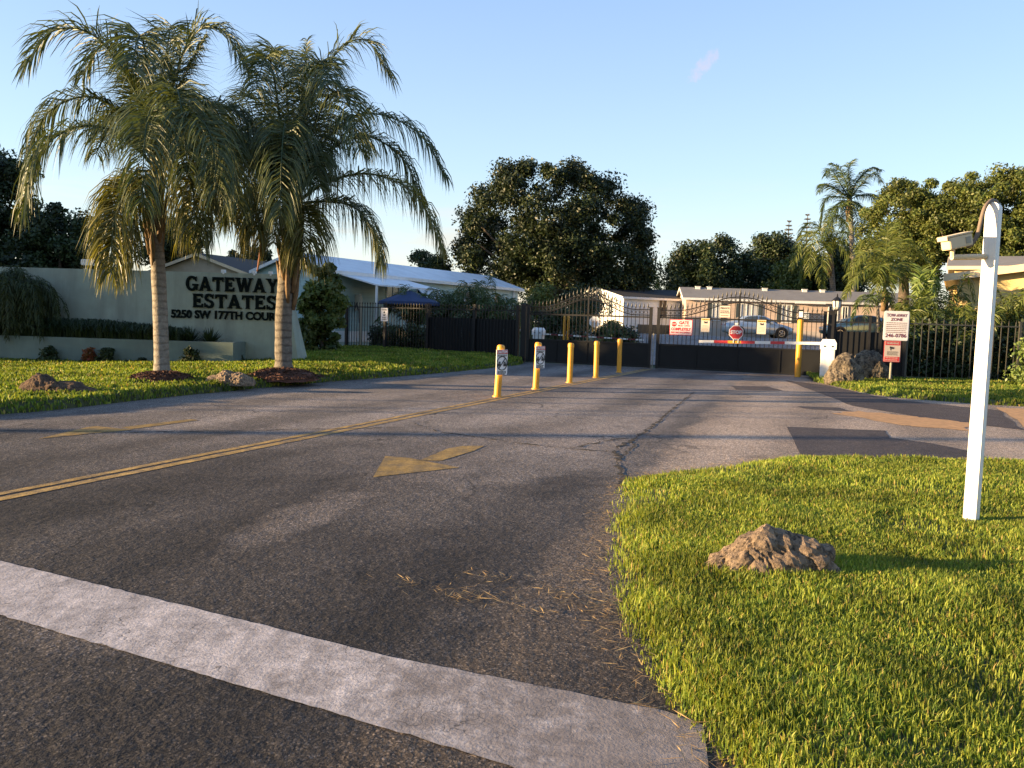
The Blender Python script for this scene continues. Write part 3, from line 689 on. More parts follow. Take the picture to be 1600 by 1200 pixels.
# ================================================================== ENTRANCE WALL
def zg(x, y): return zl(x, y, 9.)
wallr = thing('entrance_wall', 'long sage green stucco wall with dark raised lettering', 'wall', (-9.5, 23, 0))
mb = MB()
# profile: front face at Y=23, batter at the back; right end leans
xl = -24.; xt = -6.34; xb = -5.86
vs = [(xl, 23, -.2), (xb, 23, -.2), (xt, 23, 2.6), (xl, 23, 2.52), (xl, 24.0, -.2), (xb+.02, 24.1, -.2), (xt+.02, 23.25, 2.6), (xl, 23.25, 2.52)]
mb.add(vs, [(0, 1, 2, 3), (5, 4, 7, 6), (1, 5, 6, 2), (0, 3, 7, 4), (3, 2, 6, 7), (0, 4, 5, 1)])
mb.build('wall_slab', MT['sage'], wallr)
def glyph(c):
    def bar(x0, x1, z0=0., z1=1., fl=.07):
        e = .10
        return [(x0-fl, z0), (x1+fl, z0), (x1, z0+e), (x1, z1-e), (x1+fl, z1), (x0-fl, z1), (x0, z1-e), (x0, z0+e)]
    def arc(cx, cz, rx, rz, a0, a1, w, n=16, wz=None):
        o = []; i_ = []; wz = wz or w
        for k in range(n+1):
            a = R(a0+(a1-a0)*k/n); o.append((cx+rx*math.cos(a), cz+rz*math.sin(a))); i_.append((cx+(rx-w)*math.cos(a), cz+(rz-wz)*math.sin(a)))
        return [[o[k], o[k+1], i_[k+1], i_[k]] for k in range(n)]
    if c == 'T': return .92, [bar(.34, .58, 0, .9), [(0, .99), (.92, .99), (.92, .66), (.86, .66), (.80, .80), (.12, .80), (.06, .66), (0, .66)]]
    if c == 'E': return .84, [bar(.08, .32), [(.2, 1), (.80, 1), (.80, .72), (.74, .72), (.68, .82), (.2, .82)], [(.2, .40), (.62, .34), (.62, .66), (.2, .60)], [(.2, 0), (.84, 0), (.84, .30), (.77, .30), (.70, .18), (.2, .18)]]
    if c == 'A': return 1.02, [[(.02, 0), (.24, 0), (.56, 1), (.40, 1)], [(.36, 1), (.60, 1), (1.0, 0), (.72, 0)], [(.24, .20), (.76, .20), (.70, .38), (.30, .38)], [(-.06, 0), (.32, 0), (.32, .08), (-.06, .08)], [(.64, 0), (1.08, 0), (1.08, .08), (.64, .08)]]
    if c == 'W': return 1.42, [[(.04, 1), (.32, 1), (.56, 0), (.36, 0)], [(.40, 0), (.56, 0), (.80, 1), (.64, 1)], [(.60, 1), (.86, 1), (1.08, 0), (.86, 0)], [(.90, 0), (1.08, 0), (1.38, 1), (1.20, 1)], [(-.03, .92), (.40, .92), (.40, 1), (-.03, 1)], [(1.10, .92), (1.46, .92), (1.46, 1), (1.10, 1)]]
    if c == 'Y': return 1.0, [bar(.38, .62, 0, .55), [(.0, 1), (.30, 1), (.62, .45), (.40, .40)], [(.70, 1), (.92, 1), (.62, .40), (.45, .45)], [(-.06, .92), (.38, .92), (.38, 1), (-.06, 1)], [(.60, .92), (1.02, .92), (1.02, 1), (.60, 1)]]
    if c == 'G': return 1.04, arc(.50, .5, .50, .54, 42, 325, .26, 22, .17)+[[(.55, .34), (1.04, .34), (1.04, .48), (.55, .48)], [(.74, .05), (.98, .05), (.98, .48), (.74, .48)], [(.80, .66), (.90, .66), (.90, 1.0), (.80, .92)]]
    if c == 'S': return .80, arc(.39, .735, .36, .295, 15, 270, .22, 16, .17)+arc(.40, .27, .39, .30, 90, -165, .23, 16, .17)+[[(.62, .68), (.72, .68), (.74, 1.0), (.66, .96)], [(.02, .34), (.10, .34), (.14, .06), (.04, .0)]]
    return .5, []
def wall_text(name, s, x0, x1, z0, z1, slope=0.):
    mb = MB(); h = z1-z0; tot = sum(glyph(c)[0] for c in s)+.10*(len(s)-1); k = (x1-x0)/tot; x = x0; j = 0
    for c in s:
        w, ps = glyph(c)
        for p in ps:
            y = 22.955-.0007*(j % 9); j += 1
            p3 = [(x+q[0]*k, y, z0+q[1]*h+slope*(x-x0)) for q in p]
            mb.prism(p3, (0, 1, 0), .045)
        x += (w+.10)*k
    mb.build(name, MT['letters'], wallr)
wall_text('name_lettering', 'GATEWAY', -9.04, -6.50, 2.08, 2.47)
wall_text('name_lettering', 'ESTATES', -8.86, -6.55, 1.62, 2.00)
mb = MB(frame((0, 22.965, 0))); put_text(mb, '5250 SW 177TH COURT', -7.93, 1.42, .30, 0., .012, 3.05, .03); mb.build('address_lettering', MT['letters'], wallr)
mb = MB()
for x, z in ((-8.05, 2.63), (-7.2, 2.62), (-6.75, 2.62)): mb.box((x, 23.1, z), (.10, .12, .10)); mb.box((x+.03, 23.02, z-.03), (.05, .05, .09))
mb.build('cap_clip', MT['trim'], wallr)
pl = thing('planter_wall', 'low dark green planter box along the foot of the lettered wall', 'planter', (-10, 22.3, 0))
mb = MB()
mb.box((-15.2, 22.05, .26), (15.6, .14, .92)); mb.box((-7.47, 22.565, .26), (.14, .87, .92)); mb.build('planter_box', MT['sage_dk'], pl)
mb = MB(); mb.box((-15.3, 22.565, .25), (15.5, .86, .8)); mb.build('soil', MT['soil'], pl)
# planter plants
rg = np.random.default_rng(21); n = 9000
xx = rg.uniform(-20, -8.9, n); p0 = np.stack([xx, rg.uniform(22.05, 22.9, n), np.full(n, .62)], 1)
an = rg.uniform(0, 2*PI, n); dr_ = np.stack([np.cos(an), np.sin(an)*.7-.25, 0*an], 1); hh = rg.uniform(.32, .62, n)*(1-.25*np.clip((xx+11.)/2, 0, 1)); rr = rg.uniform(.1, .42, n)
W = unit(np.stack([-np.sin(an), np.cos(an), 0*an], 1))*.009
q = [p0, p0+dr_*(rr*.35)[:, None]+np.array([0, 0, 1])*(hh*.65)[:, None], p0+dr_*(rr*.8)[:, None]+np.array([0, 0, 1])*hh[:, None], p0+dr_*(rr*1.35)[:, None]+np.array([0, 0, 1])*(hh*.72)[:, None]]
V = np.stack([x for k, w in zip(range(4), (1, 1, .8, .1)) for x in (q[k]+W*w, q[k]-W*w)], 1).reshape(-1, 3); b = (np.arange(n)*8)[:, None]
F = np.concatenate([b+np.array([[2*k, 2*k+1, 2*k+3, 2*k+2]]) for k in range(3)], 0).astype(np.int32)
stuff(np_mesh('border_grass', V, F, MT['liriope']), 'dark strappy border grass filling the planter box', 'plants')
def spiky(x, y, z, h, n, label, seed):
    rg = np.random.default_rng(seed); root = thing('spiky_plant', label, 'plant', (x, y, z), 'spiky plants at the right end of the planter')
    an = rg.uniform(0, 2*PI, n); el = rg.uniform(.35, 1.45, n); d = np.stack([np.cos(an)*np.cos(el), np.sin(an)*np.cos(el), np.sin(el)], 1)
    L = h*rg.uniform(.8, 1.1, n); W = unit(np.cross(d, np.array([0, 0, 1.])))*.022; p = np.array([(x, y, z)]*n)
    V = np.stack([p+W*.7, p-W*.7, p+d*(L*.55)[:, None]-W, p+d*(L*.55)[:, None]+W, p+d*L[:, None]+W*.1, p+d*L[:, None]-W*.1], 1).reshape(-1, 3); b = (np.arange(n)*6)[:, None]
    F = np.concatenate([b+np.array([[0, 1, 2, 3]]), b+np.array([[3, 2, 5, 4]])], 0).astype(np.int32)
    np_mesh('leaf_rosette', V, F, MT['liriope'], root)
spiky(-9.25, 22.5, .6, .52, 60, 'spiky dark plant just right of the smooth palm trunk', 1)
spiky(-8.75, 22.5, .6, .50, 70, 'spiky dark plant in the middle of the planter end', 2)
spiky(-8.2, 22.5, .6, .50, 80, 'spiky dark plant at the very right end of the planter', 3)
def at_lawn(px, py):
    p = G(px, py)
    for _ in range(6): p = G(px, py, zg(p.x, p.y))
    return p
SG = 'small shrubs along the foot of the planter'
def foot(px, Y): p = P(px, 560, Y); return (p.x, Y, zg(p.x, Y)-.02)
shrub('small_shrub', 'dark rounded shrub at the left end of the planter foot', foot(78, 21.75), (.30, .2, .42), 10, 90, .09, 'leaf_dk', SG, 31)
shrub('small_shrub', 'reddish brown croton shrub at the planter foot', foot(139, 21.75), (.20, .16, .42), 8, 60, .11, 'leaf_red', SG, 32)
shrub('small_shrub', 'bushy dark shrub just right of the reddish croton', foot(166, 21.75), (.30, .2, .46), 10, 90, .09, 'leaf_dk', SG, 33)
shrub('small_shrub', 'tiny dark shrub left of the smooth palm trunk', foot(222, 21.75), (.13, .12, .2), 6, 50, .07, 'leaf_dk', SG, 34)
shrub('small_shrub', 'pointed upright shrub right of the smooth palm trunk', foot(298, 21.75), (.2, .16, .55), 9, 70, .08, 'leaf_dk', SG, 35)
shrub('small_shrub', 'tiny sprig growing at the wall beyond the planter end', foot(376, 22.7), (.10, .1, .3), 4, 25, .07, 'leaf_dk', SG, 36)
# lamp box on the wall top
sl = thing('flood_light', 'small white floodlight box standing on the wall top', 'floodlight', (-11.8, 23.12, 2.54))
mb = MB(); mb.box((-11.86, 23.12, 2.56), (.1, .1, .05)); mb.tube([(-11.86, 23.12, 2.56), (-11.86, 23.12, 2.68)], .02, 6); mb.build('bracket', MT['white'], sl)
mb = MB(); mb.bbox((-11.80, 23.12, 2.76), (.30, .2, .17), .02); mb.build('housing', MT['white'], sl)
mb = MB(); mb.box((-11.955, 23.12, 2.76), (.012, .15, .12)); mb.build('lens', MT['lamp'], sl)

# ================================================================== THE TWO QUEEN PALMS
def mulch(px, py, r, label):
    c = at_lawn(px, py); mb = MB(); n = 26; rg = random.Random(px); vs = [(c.x, c.y, c.z+.15)]
    for k, (q, z) in enumerate(((.45, .14), (.8, .08), (1., -.07))):
        for j in range(n):
            a = 2*PI*j/n; rr = r*q*(1+rg.uniform(-.10, .10)); vs.append((c.x+rr*math.cos(a), c.y+rr*math.sin(a), c.z+z+rg.uniform(-.012, .012)))
    fs = [(0, 1+j, 1+(j+1) % n) for j in range(n)]
    for k in range(2): fs += [(1+k*n+j, 1+(k+1)*n+j, 1+(k+1)*n+(j+1) % n, 1+k*n+(j+1) % n) for j in range(n)]
    mb.add(vs, fs); o = mb.build('mulch_ring', MT['mulch']); tag(o, label, 'mulch', 'mulch rings under the palms')
    rn = np.random.default_rng(px); n = 1500; a = rn.uniform(0, 2*PI, n); q = np.sqrt(rn.random(n))*1.18; zz = np.interp(q, [0, .45, .8, 1., 1.2], [.16, .15, .09, .01, .0])
    C = np.stack([c.x+r*q*np.cos(a), c.y+r*q*np.sin(a), c.z+zz+rn.uniform(0, .02, n)], 1); U = unit(rn.normal(size=(n, 3))*np.array([1, 1, .35])); W = unit(np.cross(U, rn.normal(size=(n, 3))))
    V, F = quads_from(C, U, W, rn.uniform(.04, .11, n), rn.uniform(.02, .04, n)); np_mesh('bark_chips', V, F, MT['chips'], o); return o
def queen_palm(label, base, Y, crown, trunk_px, rad, fronds, mat, boots, seed, L=1.2, nl=150, tm='palm_trunk', fill=2):
    rng = np.random.default_rng(seed); b = at_lawn(*base); Y = b.y
    root = thing('palm_tree', label, 'palm tree', b, 'palms on the lawn before the lettered wall')
    C = P(crown[0], crown[1], Y)
    path = [b-Vector((0, 0, .1)), b+Vector((0, 0, .12))]+[P(q[0], q[1], Y) for q in trunk_px]
    pts, _ = curve_pts(path, 26); k = len(pts)
    rs = [rad*(1.28-.35*min(1, i/3)-.10*i/k+rng.uniform(-.03, .03)) for i in range(k)]
    mb = MB(); mb.tube([Vector(p) for p in pts], rs, 14); mb.build('trunk', MT[tm], root, True)
    top = Vector(pts[-1])
    mb = MB()
    for i in range(boots):
        a = 2.4*i; h = (top.z-.9)+(C.z-top.z+.9)*i/boots; t = (h-top.z+.9)/(C.z-top.z+.9); ctr = top.lerp(C, max(0, (h-top.z)/(C.z-top.z+1e-6)))
        rr = rad*(.82+.3*math.sin(PI*min(1, t*1.1))); d = Vector((math.cos(a), math.sin(a), 0)); p = Vector((ctr.x, ctr.y, h))
        mb.tube([p+d*rr*.6-Vector((0, 0, .35)), p+d*rr*.9, p+d*(rr*1.12)+Vector((0, 0, .25)), p+d*(rr*1.35)+Vector((0, 0, .42))], [.04, .06, .04, .015], 6)
    mb.tube([top-Vector((0, 0, .4)), top, C+Vector((0, 0, .1))], [rad*.9, rad*.95, rad*.55], 10)
    mb.build('crown_shaft', MT['boots'], root, True)
    for f in fronds:
        pp = [P(q[0], q[1], Y+(q[2] if len(q) > 2 else 0)) for q in f[1:]]
        frond(root, [C]+pp, nl=f[0].get('nl', nl), L=f[0].get('L', L), wid=f[0].get('w', .025), droop=f[0].get('d', .55+1.1*min(1., max(0., (min(q[1] for q in f[1:])-40)/230.))), mat=f[0].get('m', 'palm_old_sunlit' if f[0].get('d', 0) > 1.5 else mat), r0=.03, bare=f[0].get('b', .14), plume=f[0].get('p', .55), rng=rng)
    for i in range(fill):
        a = 2.4*i+seed; dx = Vector((math.cos(a), math.sin(a), 0)); u = rng.uniform(.55, 1.)
        frond(root, [C, C+dx*.5*u+Vector((0, 0, 1.0*u)), C+dx*1.5*u+Vector((0, 0, 1.7*u)), C+dx*2.5*u+Vector((0, 0, 1.3*u)), C+dx*3.0*u+Vector((0, 0, .3*u))], nl=nl, L=L, wid=.025, droop=1.6, mat=mat, r0=.03, bare=.14, rng=rng)
    return root, C, Y
D = {}
pl_l = [
 (D, (215, 150, -.3), (150, 58, -.8), (85, 48, -1.1), (42, 100, -1.3)),
 (D, (192, 212, -.6), (122, 198, -1.2), (62, 240, -1.6), (36, 330, -1.8)),
 (dict(d=1.6), (205, 290, -.8), (180, 340, -1.2), (172, 425, -1.4)),
 (dict(d=1.8), (212, 270, -.4), (188, 300, -.8), (178, 380, -1.)),
 (dict(d=1.6, nl=80), (276, 285, .4), (288, 320, .6), (292, 370, .6)),
 (D, (290, 215, -.5), (330, 200, -.9), (362, 240, -1.2), (372, 320, -1.3)),
 (D, (285, 240, .5), (325, 235, .9), (350, 275, 1.1), (358, 340, 1.2)),
 (D, (236, 150, -.3), (224, 66, -.8), (215, 60, -1.6), (206, 110, -2.4)),
 (D, (266, 150, .2), (300, 58, .5), (345, 46, .6), (388, 110, .6)),
 (D, (300, 190, .2), (350, 168, .5), (395, 200, .6), (418, 270, .6)),
 (dict(d=1.6), (285, 260, -.6), (302, 300, -1.), (304, 360, -1.2)),
 (D, (250, 200, -1.2), (236, 172, -2), (226, 220, -2.8), (222, 320, -3.1)),
 (D, (268, 170, -.8), (276, 140, -1.6), (286, 190, -2.3), (292, 270, -2.6)),
 (D, (240, 160, 1), (240, 100, 2), (245, 92, 3)),
 (D, (290, 200, 1.2), (332, 196, 2.4), (362, 270, 3.)),
 (D, (210, 200, .8), (182, 186, 1.6), (150, 240, 2.4)),
 (dict(d=1.7), (218, 290, -.5), (198, 345, -.8), (190, 425, -.9)),
 (dict(d=.7, p=.3, L=.6), (262, 180), (292, 110, .2), (322, 56, .3)),
 (D, (222, 160, .3), (188, 92, .2), (158, 72, 0), (128, 120, 0)),
 (D, (250, 140, .6), (262, 70, .9), (268, 40, 1.3), (285, 70, 1.8)),
 (D, (262, 210, -.9), (300, 180, -1.8), (330, 215, -2.4), (338, 300, -2.6)),
]
pl_r = [
 (D, (440, 200, -.3), (426, 110, -.8), (415, 88, -1.5), (400, 140, -2.2)),
 (D, (480, 180, 0), (520, 90, .2), (570, 62, .3), (610, 118, .4)),
 (D, (500, 230, .2), (570, 178, .4), (650, 205, .6), (696, 275, .6)),
 (dict(L=1.1, d=1.6), (510, 285, -.4), (580, 272, -.8), (650, 305, -1.), (690, 385, -1.1)),
 (D, (510, 315, .6), (555, 325, 1), (585, 370, 1.2), (594, 410, 1.2)),
 (D, (425, 250, -.4), (380, 215, -.8), (345, 235, -1.1), (330, 300, -1.2)),
 (D, (430, 270, .6), (395, 255, 1.), (365, 285, 1.3), (350, 350, 1.4)),
 (D, (420, 230, .2), (360, 220, .3), (310, 260, .4), (290, 340, .4)),
 (dict(d=1.6), (430, 290, -.8), (410, 308, -1.3), (402, 360, -1.5)),
 (D, (455, 230, -1.), (446, 195, -2), (440, 245, -2.8), (438, 335, -3)),
 (D, (490, 200, -.8), (520, 145, -1.6), (546, 165, -2.2), (562, 235, -2.5)),
 (D, (470, 180, 1.), (480, 108, 2), (490, 106, 3)),
 (D, (430, 200, 1.2), (390, 148, 2.2), (360, 186, 3)),
 (dict(d=1.7, nl=60), (480, 330, -.6), (485, 360, -.9), (481, 410, -1.0)),
 (dict(d=1.7, nl=80), (440, 328, -.5), (431, 350, -.7), (428, 380, -.8)),
 (dict(d=1.7), (470, 330, -.6), (474, 362, -.9), (470, 400, -1.)),
 (dict(d=1.6), (425, 300, -.5), (398, 322, -.8), (384, 372, -.9)),
 (D, (500, 220, 1), (540, 186, 2), (580, 235, 2.6)),
 (D, (400, 250, -.8), (352, 258, -1.4), (326, 315, -1.7), (318, 380, -1.8)),
 (dict(d=.7, p=.3, L=.6), (466, 200), (474, 120, .2), (480, 62, .3)),
 (D, (470, 220, -.7), (490, 130, -1.3), (500, 95, -1.9), (515, 130, -2.5)),
 (D, (450, 170, .6), (440, 100, 1.1), (425, 75, 1.6), (410, 95, 2.)),
]
queen_palm('queen palm with smooth pale ringed trunk, left of the two on the lawn', (253, 588), 0, (247, 268), [(250, 480), (246, 400), (242, 335)], .16, pl_l, 'palm', 16, 41)
r_, RC, RY = queen_palm('queen palm with rough dark ringed trunk, right of the two on the lawn', (443, 584), 0, (462, 318), [(443, 500), (447, 440), (452, 395)], .205, pl_r, 'palm', 26, 42, tm='palm_trunk2', fill=4)
mb = MB(); mb.tube([P(425, 325, RY-.3), P(413, 345, RY-.4), P(409, 385, RY-.4), P(402, 424, RY-.4)], [.02, .035, .05, .015], 6); mb.build('dead_stalk', M('dead_stalk', (.20, .08, .05), .8), r_, True)
mulch(253, 594, .62, 'low mulch ring around the foot of the smooth palm trunk')
mulch(443, 588, .72, 'reddish mulch mound around the foot of the rough palm trunk')

# ================================================================== ROCKS
def rock(label, c, bumps, seed, mat, amp=.12, sub=5, group=None, freq=2.2, cr_=.35):
    # union-like field: a height-limited blob built from ellipsoid bumps (dx,dy,dz,rx,ry,rz)
    bm = bmesh.new(); bmesh.ops.create_icosphere(bm, subdivisions=sub, radius=1.)
    mx = max(max(abs(b[0])+b[3], abs(b[1])+b[4], abs(b[2])+b[5]) for b in bumps)
    off = Vector((seed*3.1, seed*1.7, seed*.9))
    for v in bm.verts:
        d = v.co.normalized(); best = .02
        for (dx, dy, dz, rx, ry, rz) in bumps:
            # ray from the origin against the ellipsoid
            o = Vector((-dx/rx, -dy/ry, -dz/rz)); q = Vector((d.x/rx, d.y/ry, d.z/rz))
            A = q.dot(q); B_ = o.dot(q); C_ = o.dot(o)-1; disc = B_*B_-A*C_
            if disc > 0: best = max(best, (-B_+math.sqrt(disc))/A)
        p = d*best; s = amp*mx
        w = p*freq/mx+off
        n1 = noise.noise(w)+.5*noise.noise(w*2.3)+.3*(abs(noise.noise(w*4.9))*2-.6)+.22*noise.noise(w*10.)+cr_*(min(.5, (lambda q: q[1]-q[0])(noise.voronoi(w*2.6)[0]))*1.6-.35)
        v.co = p+d*(n1*s)+Vector((0, 0, 0))
    for v in bm.verts: v.co.z = max(v.co.z, -.06)
    me = bpy.data.meshes.new('rock'); bm.to_mesh(me); bm.free()
    o = link_mesh('rock', me, MT[mat], None, False); o.location = c
    return tag(o, label, 'rock', group)
def crag(label, c, pts, seed, mat, cuts=11, amp=.02):
    # angular rock: hull of hand placed corners, finely cut and weathered
    bm = bmesh.new()
    for p in pts: bm.verts.new(p)
    r_ = bmesh.ops.convex_hull(bm, input=bm.verts); bmesh.ops.delete(bm, geom=[v for v in bm.verts if not v.link_faces], context='VERTS')
    bmesh.ops.triangulate(bm, faces=bm.faces); bmesh.ops.subdivide_edges(bm, edges=bm.edges, cuts=cuts, use_grid_fill=True); bmesh.ops.triangulate(bm, faces=bm.faces)
    bm.normal_update(); off = Vector((seed*3.3, seed, 0)); mv = []
    for v in bm.verts:
        w = v.co*4.2+off; d, _ = noise.voronoi(w*1.5); e = min(.45, d[1]-d[0])
        h = noise.noise(w)*1.1+.6*noise.noise(w*2.4)+.4*noise.noise(w*5.5)+.3*noise.noise(w*12)+(e-.2)*2.2-1.6*max(0., .07-e)*8
        mv.append((v, v.normal*(h*amp)))
    for v, q in mv: v.co += q
    me = bpy.data.meshes.new('rock'); bm.to_mesh(me); bm.free(); o = link_mesh('rock', me, MT[mat]); o.location = c
    return tag(o, label, 'rock')
crag('jagged brown coral rock in the near lawn', (1.60, 5.0, .02), [(-.40, 0, .06), (-.36, -.12, -.05), (-.30, .1, .11), (-.33, -.05, .12), (-.17, -.13, .17), (-.18, .08, .21), (-.06, -.06, .30), (-.02, .0, .325), (.03, .08, .29), (.13, .02, .265), (.24, .06, .235), (.31, -.05, .225), (.37, -.03, .20), (.40, .04, .10), (.39, -.10, .06), (.31, -.14, .14), (-.08, -.22, -.05), (.12, -.22, -.05), (.02, -.18, .12), (0, .2, -.05), (-.27, .17, -.05), (.28, .17, -.05), (.40, .0, -.05), (-.42, 0, -.05)], 2, 'rock')
c = at_lawn(82, 612); rock('low dark rock tapering to the right in the grass at the left', (c.x, c.y, c.z), [(-.2, 0, 0, .32, .22, .30), (.15, 0, 0, .5, .22, .2), (.45, .02, 0, .3, .15, .12)], 5, 'rock_dk', .08)
c = at_lawn(362, 597); rock('low brown rock between the two palm trunks', (c.x, c.y, c.z), [(.05, 0, 0, .42, .22, .20), (-.1, 0, 0, .22, .2, .25), (-.36, -.02, 0, .12, .1, .13)], 6, 'rock', .10)
c = G(1318, 601); rock('tall pitted boulder leaning against the white barrier cabinet', (c.x, c.y, 0), [(0, 0, .3, .42, .36, .62), (-.05, -.05, .1, .5, .42, .45), (.15, 0, .25, .36, .34, .52)], 8, 'rock_gr', .085, 5, 'boulders beside the barrier cabinet', 2.6)
c = G(1364, 598); rock('wide grey boulder behind the tow warning sign', (c.x-.05, c.y+.3, 0), [(0, 0, .25, .62, .42, .72), (.2, 0, .15, .5, .4, .62), (-.3, 0, .1, .4, .38, .5)], 9, 'rock_gr', .085, 5, 'boulders beside the barrier cabinet', 2.2)

# ================================================================== GATES
def arch(u, L, zlow, zhi):
    return zlow+(zhi-zlow)*(.5-.5*math.cos(2*PI*min(1, max(0, (u/L-.12)/.76))))
def gate_leaf(label, org, L, group):
    Mx = frame(org, GYAW); root = thing('gate_leaf', label, 'gate', org, group)
    def mk(): return MB(Mx)
    zp = .83; zm = 1.80; zlo = 2.06; zhi = 2.56
    mb = mk()
    mb.box((L/2, 0, .06), (L-.12, .06, .06)); mb.box((L/2, 0, zp+.03), (L-.12, .055, .06)); mb.box((L/2, 0, zm), (L-.12, .05, .055))
    mb.build('frame_rail', MT['black'], root)
    for x in (.03, L-.03):
        mb = mk(); mb.box((x, 0, 1.07), (.10, .10, 2.1)); mb.box((x, 0, 2.135), (.13, .13, .03)); mb.build('end_post', MT['black'], root)
    mb = mk(); mb.box((L/2, .0, zp/2+.04), (L-.13, .016, zp-.08))
    for x in (L*.25, L*.5, L*.75): mb.box((x, -.02, zp/2+.04), (.05, .03, zp-.1))
    mb.build('lower_panel', MT['panel'], root)
    for k, dz in enumerate((0, -.19)):
        mb = mk(); n = 48; pts = [(.06+(L-.12)*i/n, 0, arch(.06+(L-.12)*i/n, L, zlo, zhi)+dz) for i in range(n+1)]
        mb.tube(pts, .021, 6); mb.build('arch_rail', MT['black'], root)
    npk = int(L/.142); mb = mk(); rb = mk()
    for i in range(1, npk):
        x = L*i/npk; zt = arch(x, L, zlo, zhi); big = abs(x-L/2) < .08
        w = .05 if big else .019
        mb.box((x, 0, (zp+zt+.06)/2), (w, w, zt+.06-zp))
        h = .26 if big else .20; b = zt+.05; r = .042 if big else .030
        mb.add([(x-w/2, 0, b), (x, -w/2, b), (x+w/2, 0, b), (x, w/2, b), (x-r, 0, b+h*.3), (x, -r*.5, b+h*.3), (x+r, 0, b+h*.3), (x, r*.5, b+h*.3), (x, 0, b+h)],
               [(0, 1, 5, 4), (1, 2, 6, 5), (2, 3, 7, 6), (3, 0, 4, 7), (4, 5, 8), (5, 6, 8), (6, 7, 8), (7, 4, 8)])
        mb.box((x, 0, b+.005), (.045, .03, .018))
        xm = x+L/npk/2
        if i < npk-1: rb.ring((xm, 0, arch(xm, L, zlo, zhi)-.095), .052, .014)
    mb.build('picket_infill', MT['black'], root); rb.build('ring_band', MT['black'], root)
    return root
LL, LR_ = 4.62, 5.5
gate_leaf('left black leaf of the arched double gate, behind the bollards', GC-GR*4.72, LL, 'leaves of the entrance gate')
gate_leaf('right black leaf of the arched double gate, with the red-lettered signs', GC+GR*.12, LR_, 'leaves of the entrance gate')
def gpost(name, label, p, w, h, mat='black', group='square black posts of gate and fence'):
    root = thing(name, label, 'post', p, group); mb = MB(frame(p, GYAW))
    mb.box((0, 0, h/2-.05), (w, w, h+.1)); mb.build('shaft', MT[mat], root); mb = MB(frame(p, GYAW)); mb.box((0, 0, h+.015), (w+.03, w+.03, .03)); mb.box((0, 0, h+.05), (w*.6, w*.6, .04), taper=.3); mb.build('cap', MT[mat], root); return root
gpost('gate_post', 'bronze topped black post at the left end of the gate', GC-GR*4.88, .17, 2.12)
gpost('gate_post', 'thick black post at the right end of the gate', GC+GR*5.78, .20, 2.14)
mb = MB(frame(GC+Vector((0, 0, 0)), GYAW)); mb.tube([(.0, -.04, 0), (0, -.04, .30)], .018, 6); mb.tube([(.0, -.04, .30), (0, -.04, 1.25)], .012, 6); mb.box((0, -.04, .62), (.05, .04, .06)); mb.box((0, -.04, 1.2), (.06, .04, .05))
tag(mb.build('drop_bolt', MT['galv']), 'thin galvanised drop bolt rod between the two gate leaves', 'gate bolt')

# ------------------------------------------------------------------ fences
def fence(name, label, A, B, h, sp=.14, mat='black', posts=(0, 1), post_mat=None, panel=None, rails=(.18, -.22), pw=.02, tip='ball', group=None, panel_h=1.58, postw=.075, mats2=None):
    A = Vector(A); B = Vector(B); L = (B-A).length; yaw = math.atan2(B.y-A.y, B.x-A.x); Mx = frame((A.x, A.y, 0), yaw)
    root = thing(name, label, 'fence', (A.x, A.y, 0), group); mb = MB(Mx)
    for r_ in rails: mb.box((L/2, 0, (h+r_ if r_ < 0 else r_)), (L, .035, .04))
    n = int(L/sp)
    for i in range(1, n):
        x = L*i/n; mb.box((x, 0, h/2-.0), (pw, pw, h))
        if tip == 'ball': mb.box((x, 0, h+.02), (pw*1.8, pw*1.8, .04)); mb.box((x, 0, h+.055), (pw*1.2, pw*1.2, .03), taper=.2)
        else: mb.box((x, 0, h+.05), (pw*1.1, pw*1.1, .10), taper=.1)
    mb.build('picket_panel', MT[mat], root)
    for t in posts:
        mb = MB(Mx); mb.box((L*t, 0, h/2), (postw, postw, h+.06)); mb.box((L*t, 0, h+.05), (postw+.02, postw+.02, .03)); mb.build('post', MT[post_mat or mat], root)
    if panel:
        x0, x1 = panel[0]*L, panel[1]*L; mb = MB(Mx); nn = int((x1-x0)/.30)
        for i in range(nn):
            a = x0+(x1-x0)*i/nn; b = x0+(x1-x0)*(i+1)/nn; mb.box(((a+b)/2, .04+.006*(i % 2), panel_h/2+.02), (b-a-.006, .012, panel_h))
        mb.build('screen_panel', MT['panel'], root)
    return root
FA = G(541, 549); FM = G(586, 552); FB = GC-GR*5.0
fence('picket_fence', 'black picket fence beside the white and teal house, partly backed by dark sheeting', FA, FB, 2.04, .142, 'black', (0, .245, .5, .76, .985), None, (.50, .985), (.16, -.14), .02, 'ball', None, 1.55, .11)
mb = MB(frame(FA, math.atan2(FB.y-FA.y, FB.x-FA.x))); 
ge = GC+GR*5.9
fence('panel_fence', 'dark sheeted fence with short pickets between gate and tow sign', ge, (12.35, 26.3, 0), 1.98, .17, 'black', (0, .5, 1), None, (0, 1), (.16, -.16), .02, 'spike', None, 1.5)
fence('railing_fence', 'grey metal picket fence in front of the dense palms on the right', (12.4, 26.3, 0), (30, 26.1, 0), 1.93, .225, 'fencegrey', (0, .2, .4, .6, .8, 1), None, None, (.14, -.10), .022, 'spike', None)

